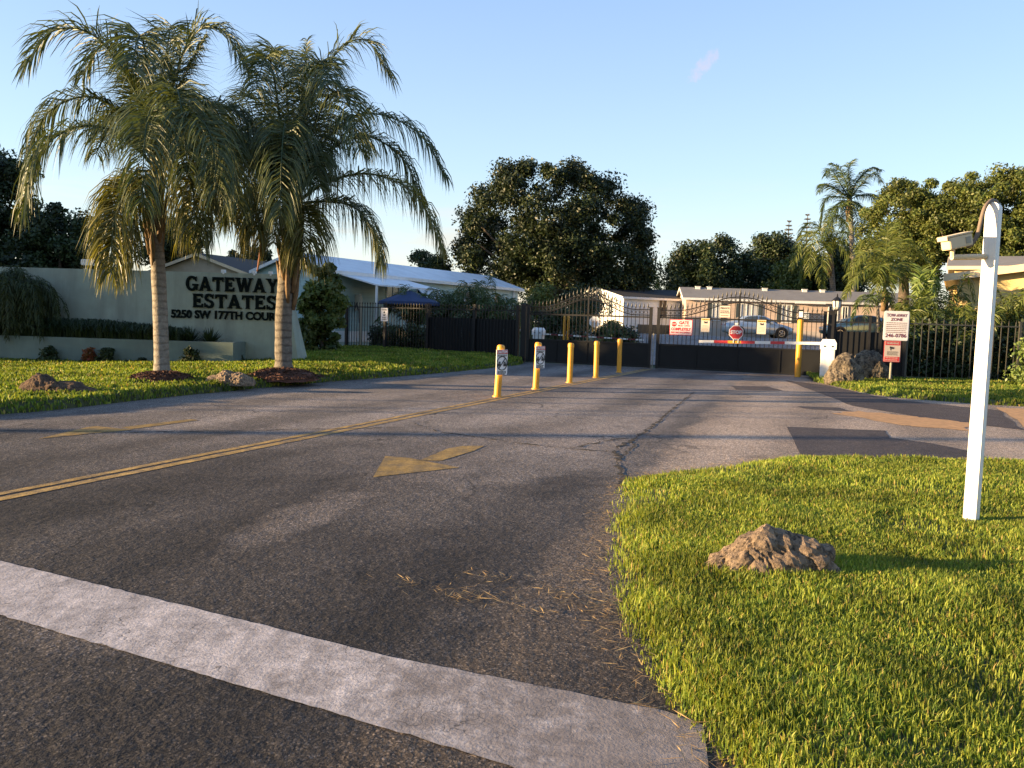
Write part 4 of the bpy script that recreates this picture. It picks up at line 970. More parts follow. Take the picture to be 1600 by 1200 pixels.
# ------------------------------------------------------------------ signs
def sign(name, label, o, yaw, w, h, face='signwhite', draw=None, border=None, depth=.012, cat='sign', group=None, tilt=0., rnd=0., parent=None):
    Mx = frame(o, yaw) @ Matrix.Rotation(tilt, 4, 'Y')
    if parent is None: root = thing(name, label, cat, o, group)
    else: root = parent
    def plate(mb, w, h, y, d, r):
        if r <= 0: mb.box((0, y, 0), (w, d, h)); return
        pts = []
        for cx, cz, a0 in ((w/2-r, h/2-r, 0), (-w/2+r, h/2-r, 90), (-w/2+r, -h/2+r, 180), (w/2-r, -h/2+r, 270)):
            for k in range(5): a = R(a0+22.5*k); pts.append((cx+r*math.cos(a), y-d/2, cz+r*math.sin(a)))
        mb.prism(pts, (0, 1, 0), d)
    mb = MB(Mx); 
    if border: plate(mb, w, h, 0, depth, rnd)
    else: plate(mb, w, h, 0, depth, rnd)
    plate_o = mb.build('sign_plate' if parent is None else name, MT[border or face], root)
    tgt = root if parent is None else plate_o
    if border: mb = MB(Mx); plate(mb, w-.035*w-.012, h-.035*w-.012, -depth/2-.002, .004, max(0, rnd-.015)); mb.build('sign_face', MT[face], tgt)
    if draw:
        for mt, fn in draw:
            mb = MB(Mx); fn(mb, -depth/2-.008); mb.build('lettering' if mt not in ('signblack_sym',) else 'symbol', MT[mt], tgt)
    return root
def lines(mb, y, z0, z1, n, w, th, rg=3):
    # rows of print too small to read: word-length dashes
    r = random.Random(rg)
    for i in range(n):
        z = z0+(z1-z0)*i/max(1, n-1); x = -w/2
        while x < w/2-.02:
            k = min(r.uniform(.02, .07), w/2-x); mb.box((x+k/2, y, z), (k, .003, th)); x += k+.014
def car_symbol(mb, y):
    mb.ring((0, y, -.02), .135, .018, 24, .004)
    for s in (-1, 1): mb.box((s*.075, y, -.05), (.075, .004, .06)); mb.box((s*.07, y, -.0), (.045, .004, .03))
    mb.box((0, y-.001, -.02), (.26, .004, .018), rot=Matrix.Rotation(R(-50), 3, 'Y'))
# ------------------------------------------------------------------ bollards
BO = [G(777, 620), G(837, 608), G(890, 598), G(931, 590), G(967, 582)]; BH = [1.03, 1.05, 1.0, 1.02, 1.05]
bl = ['yellow bollard with caution sign nearest the camera', 'yellow bollard with caution sign, second along the centre line', 'plain yellow bollard just beyond the two with signs', 'plain yellow bollard, second from the gate', 'plain yellow bollard nearest the gate']
proto = thing('bollard', bl[0], 'bollard', (0, 0, 0), 'bollards along the double yellow line')
def lathe(mb, prof, n=18):
    vs = [(r*math.cos(2*PI*j/n), r*math.sin(2*PI*j/n), z) for r, z in prof for j in range(n)]; k = len(prof)
    mb.add(vs, [(i*n+j, i*n+(j+1) % n, (i+1)*n+(j+1) % n, (i+1)*n+j) for i in range(k-1) for j in range(n)]+[tuple((k-1)*n+j for j in range(n))])
mb = MB(); lathe(mb, [(.071, -.03), (.071, .95)]); mb.build('post_sleeve', MT['yellow'], proto, 'auto')
mb = MB(); lathe(mb, [(.071, .93), (.079, .935), (.079, 1.0), (.074, 1.03), (.055, 1.05), (.02, 1.056)]); mb.build('cap', MT['yellow'], proto, 'auto')
mb = MB(); lathe(mb, [(.10, -.01), (.098, .02), (.074, .03)]); mb.build('base_collar', MT['yellow'], proto, 'auto')
for i, p in enumerate(BO):
    o = proto if i == 0 else copy_tree(proto)
    o.location = p; o.scale = (1, 1, BH[i]/1.04); o['label'] = bl[i]; o.rotation_euler = ((0, R(2.6), .3), (0, R(2.2), .8), (0, R(.8), 1.4), (0, R(.6), 2), (0, R(.4), 3))[i]
for i in (0, 1):
    p = BO[i]; dz = .70 if i == 0 else .73
    def d_red(mb, y, i=i): mb.box((0, y+.003, .205), (.30, .003, .075))
    def d_cau(mb, y, i=i): put_text(mb, 'CAUTION', 0, .205, .07, y-.001, .003, .27)
    def d_sub(mb, y, i=i): lines(mb, y, .145, .125, 2, .25, .012, 4+i); lines(mb, y, -.185, -.235, 3, .22, .016, 7+i); car_symbol(mb, y)
    sign('caution_sign', ('white caution sign on the bollard nearest the camera', 'white caution sign on the second bollard')[i], (p.x+.07, p.y-.11, dz), R(44), .30, .50, 'signwhite', [('signred', d_red), ('signwhite', d_cau), ('signblack', d_sub)], None, .01, group='caution signs on the bollards', rnd=.015)

# ------------------------------------------------------------------ signs on the gate and fence
def on_gate(t, z, off=-.06): v = GC+GR*t+Vector((0, 0, z)); return v+Vector((math.sin(GYAW), -math.cos(GYAW), 0))*(-off)
def gpix(px, py):
    # parameter along the gate and height of a pixel on the gate plane
    d = ray(px, py); n = GA; t = n.dot(GC)/n.dot(d); q = Vector((0, 0, CAMH))+d*t; return (q-GC).dot(GR), q.z
t, z = gpix(1064.5, 511.5)
def s1(mb, y): put_text(mb, 'GATE', .10, .155, .14, y, .006, .34); put_text(mb, 'MUST OPEN', .10, .055, .075, y, .001, .40); put_text(mb, 'COMPLETELY', 0, -.065, .125, y, .006, .68); put_text(mb, 'BEFORE ENTERING', 0, -.18, .07, y, .002, .66)
def s1d(mb, y): mb.disc((-.24, y, .105), .085, 16)
def s1e(mb, y): put_text(mb, 'STOP', -.24, .105, .055, y-.002, .002, .14)
sign('gate_sign', 'pink and red sign reading gate must open completely, on the right gate leaf', on_gate(t, z), GYAW, .78, .54, 'signpink', [('red', s1), ('signred', s1d), ('signpink', s1e)], 'red', .012)
for i, (px, py) in enumerate(((1102.5, 508), (1190, 511))):
    t, z = gpix(px, py)
    def w1(mb, y): mb.box((0, y, .19), (.25, .003, .05))
    def w2(mb, y): lines(mb, y-.002, .19, .19, 1, .2, .03, 3); mb.box((.01, y, .085), (.09, .003, .045)); mb.box((-.03, y, .11), (.05, .003, .03)); mb.box((.05, y-.001, .10), (.02, .003, .06))
    def w3(mb, y): lines(mb, y, -.02, -.14, 4, .2, .008, 8)
    sign('warning_sign', ('faded warning notice with a yellow header left of the stop sign', 'faded warning notice with a yellow header right of the stop sign')[i], on_gate(t, z), GYAW, .29, .47, 'signtan', [('signyellow', w1), ('signblack', w2), ('signtext', w3)], None, .01, group='warning notices on the right gate leaf')
t, z = gpix(1133, 487)
def pp(mb, y): put_text(mb, 'PRIVATE', 0, .11, .085, y, .002, .30); lines(mb, y, .02, -.04, 2, .30, .03, 5); lines(mb, y, -.12, -.14, 2, .26, .01, 6)
sign('notice_sign', 'weathered grey notice high on the right gate leaf under the arch', on_gate(t, z), GYAW, .38, .42, 'signtan', [('signblack', pp)], 'black', .012)
q = FA.lerp(FB, .30); q = P(600.5, 491.5, 33.95)
def f1(mb, y): put_text(mb, 'WARNING', 0, .19, .06, y, .002, .24); mb.add([(-.045, y, .055), (.045, y, .055), (0, y, .15)], [(0, 1, 2)]); mb.box((.0, y, -.02), (.09, .003, .05)); mb.box((.05, y, -.005), (.04, .003, .025)); put_text(mb, 'VIDEO', 0, -.115, .05, y, .002, .2); put_text(mb, 'CAMERA', 0, -.19, .05, y, .002, .22)
sign('warning_sign', 'small white warning sign with two black symbols on the left picket fence', (q.x, q.y, q.z), math.atan2(FB.y-FA.y, FB.x-FA.x)+R(12), .31, .54, 'signwhite', [('signblack', f1)], None, .01)

# ------------------------------------------------------------------ barrier arms
def barrier(label, o, yaw, reach, z, kind):
    root = thing('barrier_gate', label, 'barrier', o, 'red and white barrier arms'); Mx = frame(o, yaw)
    mb = MB(Mx); mb.bbox((0, 0, .48), (.40, .34, 1.02), .02); mb.build('cabinet', MT['white'], root)
    mb = MB(Mx); x, y = .23, .19
    mb.add([(-x, -y, .97), (x, -y, .97), (x, y, .97), (-x, y, .97), (-x, -y, 1.16), (x, -y, 1.16), (x, y, 1.16), (-x, y, 1.16), (-x*.72, -y*.72, 1.27), (x*.72, -y*.72, 1.27), (x*.72, y*.72, 1.27), (-x*.72, y*.72, 1.27)],
           [(3, 2, 1, 0), (0, 1, 5, 4), (1, 2, 6, 5), (2, 3, 7, 6), (3, 0, 4, 7), (4, 5, 9, 8), (5, 6, 10, 9), (6, 7, 11, 10), (7, 4, 8, 11), (8, 9, 10, 11)])
    mb.build('cabinet_hood', MT['whitemetal'], root)
    mb = MB(Mx); mb.box((.12, -.196, 1.06), (.05, .02, .04)); mb.box((-.10, -.196, 1.06), (.05, .02, .04)); mb.build('hinge_bolt', MT['signblack'], root)
    # the arm reaches along local -X, sagging a little
    s = -1 if kind == 'right' else 1
    cols = ([('white', 0, 1.55), ('red', 1.55, 2.12), ('white', 2.12, 2.74), ('red', 2.74, 3.3), ('yellow', 3.3, 3.85), ('red', 3.85, 4.42), ('white', 4.42, 5.05)] if kind == 'right'
            else [(('white', 'red')[i % 2], .15+.30*i, .45+.30*i) for i in range(13)])
    k = reach/cols[-1][2]; arm = None
    mb = MB(Mx); mt = [MT['white'], MT['red' if kind == 'right' else 'signdred'], MT['yellow']]
    for c, a, b in cols:
        mb.cur = ('white', 'red', 'yellow').index(c); pa = (s*(.1+a*k), -.12, z-.022*a*k); pb = (s*(.1+b*k), -.12, z-.022*b*k)
        dz = pb[2]-pa[2]; ang = math.atan2(dz, pb[0]-pa[0]); mb.box([(u+v)/2 for u, v in zip(pa, pb)], (abs(pb[0]-pa[0])/math.cos(math.atan(.022)), .05, .085 if kind == 'right' else .055), rot=Matrix.Rotation(math.atan(.022)*s, 3, 'Y'))
    mb.build('arm', mt, root)
    return root, Mx, k
bo = G(1291, 596); byaw = GYAW
root, Mx, kk = barrier('white barrier cabinet with red and white striped arm in front of the right gate leaf', bo, byaw, 3.72, 1.14, 'right')
# stop sign standing on the arm
xs_ = -(.1+3.52*kk); zs = 1.14-.022*3.5*kk
so = Mx @ Vector((xs_, -.17, zs+.30)); sr = thing('stop_sign', 'red octagonal stop sign fixed on the striped arm before the right gate leaf', 'stop sign', so)
Ms = frame(so, byaw)
def octo(r): return [(r*math.cos(R(22.5+45*i)), r*math.sin(R(22.5+45*i))) for i in range(8)]
mb = MB(Ms); mb.prism([(x, 0, z) for x, z in octo(.232)], (0, 1, 0), .01); mb.build('sign_plate', MT['signwhite'], sr)
mb = MB(Ms); mb.prism([(x, -.006, z) for x, z in octo(.212)], (0, 1, 0), .004); mb.build('sign_face', MT['signred'], sr)
mb = MB(Ms); put_text(mb, 'STOP', 0, 0, .15, -.010, .006, .34); mb.build('lettering', MT['signwhite'], sr)
mb = MB(Ms); mb.box((-.07, .006, -.23), (.025, .012, .2)); mb.box((.07, .006, -.23), (.025, .012, .2)); mb.box((.0, .006, .26), (.10, .01, .07)); mb.build('bracket', MT['white'], sr)
# the other barrier, inside the gate on the exit side
bo2 = P(841, 540, 34.2); bo2.z = terrain(bo2.x, bo2.y)
root, Mx2, k2 = barrier('white barrier cabinet with thin striped arm seen through the left gate leaf', bo2, GYAW, 4.3, 1.02, 'left')
so = P(929, 503, 33.2); sr = thing('stop_sign', 'pale back of an octagonal sign on the arm behind the left gate leaf', 'stop sign', so)
Ms = frame(so, GYAW); mb = MB(Ms); mb.prism([(x, 0, z) for x, z in octo(.23)], (0, 1, 0), .01); mb.build('sign_plate', MT['whitemetal'], sr)
mb = MB(Ms); mb.box((-.06, -.012, -.18), (.035, .012, .45)); mb.box((.07, -.012, -.18), (.035, .012, .45)); mb.build('bracket', MT['yellow'], sr)
def ypost(label, p, r, h, group=None):
    root = thing('guard_post', label, 'post', p, group); m_ = frame(p)
    mb = MB(m_); lathe(mb, [(r, -.05), (r, h-.05)]); mb.build('pipe', MT['yellow'], root, 'auto')
    mb = MB(m_); lathe(mb, [(r*1.04, h-.06), (r*1.04, h-.01), (r*.7, h+.03)]); mb.build('cap', MT['yellow'], root, 'auto'); return root
yp = G(1246, 589); ypost('tall yellow guard post in front of the right gate leaf', yp, .093, 1.83)
kp = thing('keypad', 'small white keypad box standing above the tall yellow post', 'keypad', (yp.x, yp.y, 1.9))
mb = MB(frame((yp.x, yp.y, 0), GYAW)); mb.box((0, 0, 2.03), (.17, .12, .28)); mb.box((0, 0, 1.88), (.05, .05, .08)); mb.build('housing', MT['black'], kp); mb = MB(frame((yp.x, yp.y, 0), GYAW)); mb.box((0, -.065, 2.02), (.12, .012, .19)); mb.build('face_plate', MT['signwhite'], kp)
for i, (px, w) in enumerate(((881, .05), (887, .045))):
    q = P(px, 533, 33.6); q.z = terrain(q.x, q.y); ypost(('thin yellow post inside the left gate leaf, left of a close pair', 'thin yellow post inside the left gate leaf, right of a close pair')[i], q, w, 1.78, 'pair of thin yellow posts inside the gate')
# lantern post
def lantern(label, p, h, group):
    root = thing('lantern_post', label, 'lamp', p, group); m_ = frame(p)
    mb = MB(m_); lathe(mb, [(.06, -.05), (.06, .1), (.035, .14), (.03, h-.42)], 10); mb.build('pole', MT['black'], root)
    mb = MB(m_); lathe(mb, [(.05, h-.42), (.13, h-.33), (.15, h-.12), (.14, h-.10)], 8); mb.build('lamp_glass', MT['lamp'], root, False)
    mb = MB(m_); lathe(mb, [(.19, h-.11), (.10, h-.02), (.03, h+.03), (.03, h+.07), (.008, h+.14)], 8); lathe(mb, [(.06, h-.45), (.07, h-.40), (.02, h-.39)], 8)
    for j in range(4):
        a = PI/4+j*PI/2; mb.tube([(.06*math.cos(a), .06*math.sin(a), h-.4), (.145*math.cos(a), .145*math.sin(a), h-.3), (.16*math.cos(a), .16*math.sin(a), h-.1)], .010, 4)
    mb.build('lamp_cap', MT['black'], root); return root
q = P(1302.5, 560, 28.6); q.z = 0; lantern('black lantern with clear glass just inside the right end of the gate', q, 2.66, 'lanterns by the gate')

# ------------------------------------------------------------------ tow sign
tp = G(1390, 601); tr_ = thing('tow_sign', 'white tow away sign above a red warning sign on a thin post', 'sign', tp)
mb = MB(frame(tp)); lathe(mb, [(.032, -.05), (.032, 1.62)], 8); o = mb.build('sign_post', MT['galv'], tr_, 'auto')
TY = R(-4)
def t1(mb, y): put_text(mb, 'TOW-AWAY', 0, .30, .125, y, .003, .58); put_text(mb, 'ZONE', 0, .18, .115, y, .003, .34); put_text(mb, '246-0786', 0, -.29, .15, y, .003, .60)
def t2(mb, y): lines(mb, y, .085, -.19, 6, .58, .022, 5)
sign('tow_panel', '', (tp.x+.06, tp.y-.045, 1.73), TY, .72, .86, 'signwhite', [('signdred', t1), ('signtext', t2)], 'trim', .012, rnd=.05, parent=tr_)
def t3(mb, y): mb.box((0, y+.002, .235), (.42, .003, .11))
def t3b(mb, y): mb.box((0, y+.002, -.22), (.42, .003, .13))
def t4(mb, y): put_text(mb, 'WARNING', 0, .235, .075, y-.002, .002, .36); lines(mb, y-.002, -.19, -.25, 2, .36, .02, 4)
def t5(mb, y): mb.box((-.02, y, .105), (.12, .003, .055), rot=Matrix.Rotation(R(12), 3, 'Y')); mb.box((-.05, y, .06), (.02, .003, .06)); lines(mb, y, -.01, -.10, 4, .30, .012, 9)
sign('warning_panel', '', (tp.x-.01, tp.y-.045, 0.98), TY, .48, .62, 'signtan', [('red', t3), ('red', t3b), ('signtan', t4), ('signblack', t5)], 'signred', .012, rnd=.03, parent=tr_)

# ------------------------------------------------------------------ white camera post in the near lawn
cp = G(1517, 812, .06); PYW = R(-46); cr_ = thing('camera_post', 'tall white wooden post with a security camera arm in the near lawn', 'post', (cp.x, cp.y, .05)); Mp = frame((cp.x, cp.y, 0), PYW)
mb = MB(Mp); w = .047; H_ = 2.56; pts = [(-w, -.045, 0), (w, -.045, 0), (w, -.045, H_-w)]+[(w*math.cos(R(a)), -.045, H_-w+w*math.sin(R(a))) for a in range(15, 180, 15)]+[(-w, -.045, H_-w)]
mb.prism(pts, (0, 1, 0), .09); mb.build('post', MT['white'], cr_)
Yc = cp.y; arm0 = P(1540, 401, Yc-.02); arm1 = P(1487, 402, Yc-.10)
mb = MB(); dd = arm1-arm0; mb.tube([arm0, arm1], .022, 8); mb.tube([arm1-dd*.02, arm1+Vector((0, 0, .085))], .018, 8); mb.box(arm1+Vector((0, 0, .085)), (.10, .07, .02)); mb.build('bracket_arm', MT['fascia'], cr_)
Mc = Matrix.Translation(P(1495, 378, Yc-.10)) @ Matrix.Rotation(R(182), 4, 'Z') @ Matrix.Rotation(R(-13), 4, 'Y')
# note: local +X points to the left of the picture, slightly down at the lens end
Mc = Matrix.Translation(P(1495, 378, Yc-.10)) @ Matrix.Rotation(R(12), 4, 'Z') @ Matrix.Rotation(R(-14), 4, 'Y') @ Matrix.Scale(.84, 4)
mb = MB(Mc); mb.bbox((0, 0, 0), (.25, .12, .115), .015); mb.build('camera_body', MT['fascia'], cr_)
mb = MB(Mc); mb.box((-.012, 0, .0655), (.272, .132, .014)); mb.box((-.142, 0, .046), (.012, .128, .025)); mb.build('sun_shield', MT['fascia'], cr_)
mb = MB(Mc); mb.box((.07, -.0625, .0), (.05, .006, .06)); mb.build('label_plate', MT['galv'], cr_)
mb = MB(); cab = [P(1510, 386, Yc-.10), P(1517, 383, Yc-.11), P(1527, 368, Yc-.11), P(1534, 340, Yc-.09), P(1540, 322, Yc-.06), P(1550, 313, Yc-.0), P(1558, 318, Yc+.05), P(1560, 335, Yc+.08)]
pts, _ = curve_pts(cab, 30); mb.tube([Vector(p) for p in pts], .016, 6); mb.build('cable', MT['rubber'], cr_, True)

# ================================================================== HOUSES
def house(name, label, org, yaw, Lx, Ly, zb, ze, zr, axis, wall, roof, ov=.28, cat='mobile home', group=None, endwall=None, fascia='trim'):
    root = thing(name, label, cat, (org[0], org[1], zb), group); Mx = frame((org[0], org[1], 0), yaw)
    mb = MB(Mx); z0 = zb-.3
    if axis == 'x':
        vs = [(0, 0, z0), (Lx, 0, z0), (Lx, Ly, z0), (0, Ly, z0), (0, 0, ze), (Lx, 0, ze), (Lx, Ly, ze), (0, Ly, ze), (0, Ly/2, zr-.04), (Lx, Ly/2, zr-.04)]
        fs = [(0, 1, 5, 4), (2, 3, 7, 6)]; ends = [(3, 0, 4, 8, 7), (1, 2, 6, 9, 5)]
    else:
        vs = [(0, 0, z0), (Lx, 0, z0), (Lx, Ly, z0), (0, Ly, z0), (0, 0, ze), (Lx, 0, ze), (Lx, Ly, ze), (0, Ly, ze), (Lx/2, 0, zr-.04), (Lx/2, Ly, zr-.04)]
        fs = [(1, 2, 6, 5), (3, 0, 4, 7)]; ends = [(0, 1, 5, 8, 4), (2, 3, 7, 9, 6)]
    mb.add(vs, fs); mb.cur = 1; mb.add(vs, ends); mb.build('wall', [MT[wall], MT[endwall or wall]], root)
    # roof slabs
    half = (Ly if axis == 'x' else Lx)/2; sl = (zr-ze)/half; mb = MB(Mx); tb = MB(Mx); th = .09
    for s in (-1, 1):
        def pt(along, out, dz):
            z = zr-sl*out+dz
            return (along, Ly/2+s*out, z) if axis == 'x' else (Lx/2+s*out, along, z)
        L = Lx if axis == 'x' else Ly; e = half+ov
        lo = [pt(-ov, 0, 0), pt(L+ov, 0, 0), pt(L+ov, e, 0), pt(-ov, e, 0)]; hi = [pt(-ov, 0, th), pt(L+ov, 0, th), pt(L+ov, e, th), pt(-ov, e, th)]
        mb.add(lo+hi, [(0, 1, 2, 3), (7, 6, 5, 4), (0, 3, 7, 4), (1, 5, 6, 2), (2, 6, 7, 3)])
        # eave and rake trim boards, proud of the slab
        for (p, q) in ((pt(-ov-.02, e+.015, .0), pt(L+ov+.02, e+.015, .0)), (pt(-ov-.02, 0, .0), pt(-ov-.02, e+.015, .0)), (pt(L+ov+.02, 0, .0), pt(L+ov+.02, e+.015, .0))):
            p = Vector(p); q = Vector(q); d = (q-p).normalized(); n = d.cross(Vector((0, 0, 1))).normalized()*.014; u = Vector((0, 0, .075))
            tb.add([p-n-u, p+n-u, p+n+u, p-n+u, q-n-u, q+n-u, q+n+u, q-n+u], [(0, 1, 2, 3), (7, 6, 5, 4), (0, 4, 5, 1), (1, 5, 6, 2), (2, 6, 7, 3), (3, 7, 4, 0)])
    rf = mb.build('roof', MT[roof], root); tb.build('trim_board', MT[fascia], rf)
    return root, Mx, rf
def window(root, Mx, x, z, w, h, shut=0., y=-.02, face='x', frame_m='trim', glass='glass', mull=1):
    F_ = Mx if face == 'x' else Mx @ Matrix.Rotation(R(90), 4, 'Z')
    mb = MB(F_); t = .05
    mb.box((x, y, z+h/2+t/2), (w+2*t, .05, t)); mb.box((x, y, z-h/2-t/2), (w+2*t, .05, t)); mb.box((x-w/2-t/2, y, z), (t, .05, h)); mb.box((x+w/2+t/2, y, z), (t, .05, h))
    for i in range(mull): mb.box((x-w/2+w*(i+1)/(mull+1), y, z), (.035, .04, h))
    o = mb.build('window', MT[frame_m], root)
    mb = MB(F_); mb.box((x, y+.012, z), (w, .012, h)); mb.build('pane', MT[glass], o)
    if shut:
        for s in (-1, 1):
            mb = MB(F_); mb.box((x+s*(w/2+t+shut/2), y, z), (shut, .045, h+.06)); mb.build('shutter', MT['shutter'], root)
# white and teal house behind the picket fence
A = P(520, 421, 38); ax = Vector((8.5, 15, 0)).normalized(); ty = -math.atan2(8.5, 15)
o_ = Vector((A.x, A.y, 0)) - Vector((math.cos(ty), math.sin(ty), 0))*4.7
hr, Mh, rf = house('mobile_home', 'teal sided home with a long white metal roof behind the picket fence', (o_.x, o_.y), ty, 4.7, 17.2, .15, 3.55, 4.3, 'y', 'teal', 'roof_white')
Me = Mh @ Matrix.Translation((4.7, 0, 0)) @ Matrix.Rotation(R(90), 4, 'Z')   # long wall: local x runs along the house
for x, w in ((4.4, .9), (7.0, 1.1), (11.0, 1.2), (14.6, .5)): window(hr, Me, x, 2.5, w, 1.05)
mb = MB(Me); mb.box((16.6, -.03, 1.9), (.16, .06, 3.0)); mb.box((.08, -.03, 1.9), (.14, .06, 3.0)); mb.box((8.6, -.03, .55), (16.8, .04, .5)); mb.build('trim_board', MT['trim'], hr)
mb = MB(Me); mb.add([(.3, -.02, 3.45), (5.2, -.02, 3.45), (5.2, -2.3, 2.95), (.3, -2.3, 2.95), (.3, -.02, 3.40), (5.2, -.02, 3.40), (5.2, -2.3, 2.88), (.3, -2.3, 2.88)], [(0, 1, 2, 3), (7, 6, 5, 4), (3, 2, 6, 7), (0, 3, 7, 4), (1, 5, 6, 2)])
aw = mb.build('awning', MT['roof_white'], hr); mb = MB(Me)
for x in (.4, 2.7, 5.1): mb = MB(Me); mb.box((x, -2.22, 1.5), (.08, .08, 2.75)); mb.build('awning_post', MT['trim'], aw)
mb = MB(Me); mb.add([(6.3, -.03, 3.15), (8.1, -.03, 3.15), (8.1, -.9, 2.45), (6.3, -.9, 2.45), (6.3, -.03, 3.11), (8.1, -.03, 3.11), (8.1, -.9, 2.40), (6.3, -.9, 2.40)], [(0, 1, 2, 3), (7, 6, 5, 4), (3, 2, 6, 7), (0, 3, 7, 4), (1, 5, 6, 2)]); mb.build('window_hood', MT['roof_white'], hr)
# warm tan porch wall standing at the near corner
pw = P(553, 500, 39.5); tw = thing('porch_wall', 'tan porch panel with an arched opening at the near corner of the teal house', 'porch', (pw.x, pw.y, 0))
mb = MB(frame((pw.x, pw.y, 0), R(-60))); mb.box((0, 0, 1.1), (.12, .12, 2.6)); mb.box((.95, 0, 1.1), (.12, .12, 2.6)); mb.box((.47, .01, 2.15), (.83, .08, .75))
mb.build('panel', MT['tan_wall'], tw); mb = MB(frame((pw.x, pw.y, 0), R(-60))); mb.tube([(.05, -.03, 1.2), (.12, -.03, 1.75), (.47, -.03, 2.1), (.82, -.03, 1.75), (.9, -.03, 1.2)], .05, 6); mb.build('arch_trim', MT['shingle_br'], tw)
# parasol
q = P(640, 470, 37.2); ur = thing('patio_umbrella', 'dark blue canvas parasol in front of the teal house', 'parasol', (q.x, q.y, terrain(q.x, q.y)))
mb = MB(frame((q.x, q.y, 0))); mb.tube([(0, 0, .0), (0, 0, 2.7)], .025, 8); mb.build('pole', MT['galv'], ur)
mb = MB(frame((q.x, q.y, 0), .2)); n = 8; rr = 1.35; vs = [(0, 0, 2.74)]+[(rr*math.cos(2*PI*j/n), rr*math.sin(2*PI*j/n), 2.22) for j in range(n)]+[(rr*1.01*math.cos(2*PI*j/n), rr*1.01*math.sin(2*PI*j/n), 2.08) for j in range(n)]
mb.add(vs, [(0, 1+j, 1+(j+1) % n) for j in range(n)]+[(1+j, 9+j, 9+(j+1) % n, 1+(j+1) % n) for j in range(n)]); mb.build('canopy', MT['bluecloth'], ur)
# brown roofed house behind the wall
pk = P(312, 398, 42); yw = R(-18); hw = 3.0; o_ = Vector((pk.x, pk.y, 0))-Vector((math.cos(yw), math.sin(yw), 0))*hw
house('house', 'tan house with a brown shingle roof showing above the lettered wall', (o_.x, o_.y), yw, 2*hw, 12, .2, pk.z-.95, pk.z, 'y', 'tan_wall', 'shingle_br', .3, 'house', None, None, 'fascia')
# white house with black roof
c = P(975, 464, 58); bz = terrain(c.x, c.y)
hr, Mh, rf = house('mobile_home', 'white house with a black shingle roof behind the left gate leaf', (c.x, c.y), R(24), 12.5, 7.3, bz, c.z, c.z+.72, 'x', 'blue_siding', 'shingle_dk', .22, endwall='white_siding')
for x in (3.2, 5.0): window(hr, Mh, x, bz+1.75, .62, 1.35, 0., glass='signblack')
mb = MB(Mh); mb.box((7.2, -.02, bz+.25), (12, .05, .7)); mb.build('skirting', MT['shutter'], hr)
Mg = Mh @ Matrix.Rotation(R(-90), 4, 'Z') @ Matrix.Translation((-7.3, 0, 0))
window(hr, Mg, 5.6, bz+1.7, .5, 1.1, 0.)
mb = MB(Mh)
for x, w in ((7.6, .10), (8.8, .12)): mb.tube([(x, 1.8, c.z+.2), (x, 1.8, c.z+.75)], w, 6)
mb.build('roof_vent', MT['bronze'], rf)
# peach house
c = P(1072, 465, 57); bz = terrain(c.x, c.y)
hr, Mh, rf = house('mobile_home', 'peach coloured home with grey roof and dark shutters behind the right gate leaf', (c.x, c.y), R(-5), 16, 4.4, bz, c.z, c.z+.72, 'x', 'peach', 'shingle_gr', .22)
def hx(px): q = Mh.inverted() @ P(px, 490, c.y-.4); return q.x
for a, b, s in ((1113, 1127, .3), (1157, 1184, .3), (1220, 1236, .3), (1291, 1306, 0), (1312, 1321, 0)):
    window(hr, Mh, (hx(a)+hx(b))/2, bz+1.62, hx(b)-hx(a)-.1, 1.12, s, glass='glass' if s == 0 else 'curtain', mull=2 if b-a > 20 else 1)
mb = MB(Mh); mb.box((8, -.02, bz+.18), (15.9, .03, .62)); mb.build('skirting', MT['skirt'], hr)
for x, y in ((1.0, 1.9), (1.8, 1.9), (5.6, 1.9), (8.3, 1.9), (9.5, 1.9)):
    mb = MB(Mh); mb.box((x, y, c.z+.72), (.30, .25, .26)); mb.box((x, y, c.z+.86), (.36, .3, .03)); mb.build('roof_vent', MT['trim'], rf)
mb = MB(Mh); mb.bbox((hx(1253), -.15, bz+1.5), (.7, .3, .5), .03); mb.box((hx(1262), -.05, bz+2.35), (2.0, .5, .05)); mb.build('door_hood', MT['trim'], hr)
# house with cream gable on the far right
c = P(1486, 432, 31); bz = terrain(c.x, c.y)
hr, Mh, rf = house('house', 'pale yellow house with a wide cream gable fascia at the right edge', (c.x+.42, c.y+.3), R(-28), 7.5, 9, bz, c.z+.06, c.z+.60, 'y', 'ywall', 'shingle_gr', .45, 'house', None, None, 'fascia')
mb = MB(Mh); s_ = .54/3.75
for s in (-1, 1):
    p = Vector((3.75, -.49, c.z+.56)); q = Vector((3.75+s*4.22, -.49, c.z+.56-s_*4.22)); u = Vector((0, 0, .13)); n = Vector((0, .02, 0))
    mb.add([p-n-u, p+n-u, p+n+u, p-n+u, q-n-u, q+n-u, q+n+u, q-n+u], [(0, 1, 2, 3), (7, 6, 5, 4), (0, 4, 5, 1), (1, 5, 6, 2), (2, 6, 7, 3), (3, 7, 4, 0)])
mb.build('gable_fascia', MT['fascia'], hr)
window(hr, Mh, 2.2, bz+1.5, 1.2, 1.0, 0.)
c2 = P(1492, 417, 38); house('house', 'grey shingled roof of a house behind the pale yellow house', (c2.x, c2.y), R(-28), 12, 6, terrain(c2.x, c2.y), c2.z, c2.z+.62, 'x', 'ywall', 'shingle_gr', .3, 'house', None, None, 'fascia')

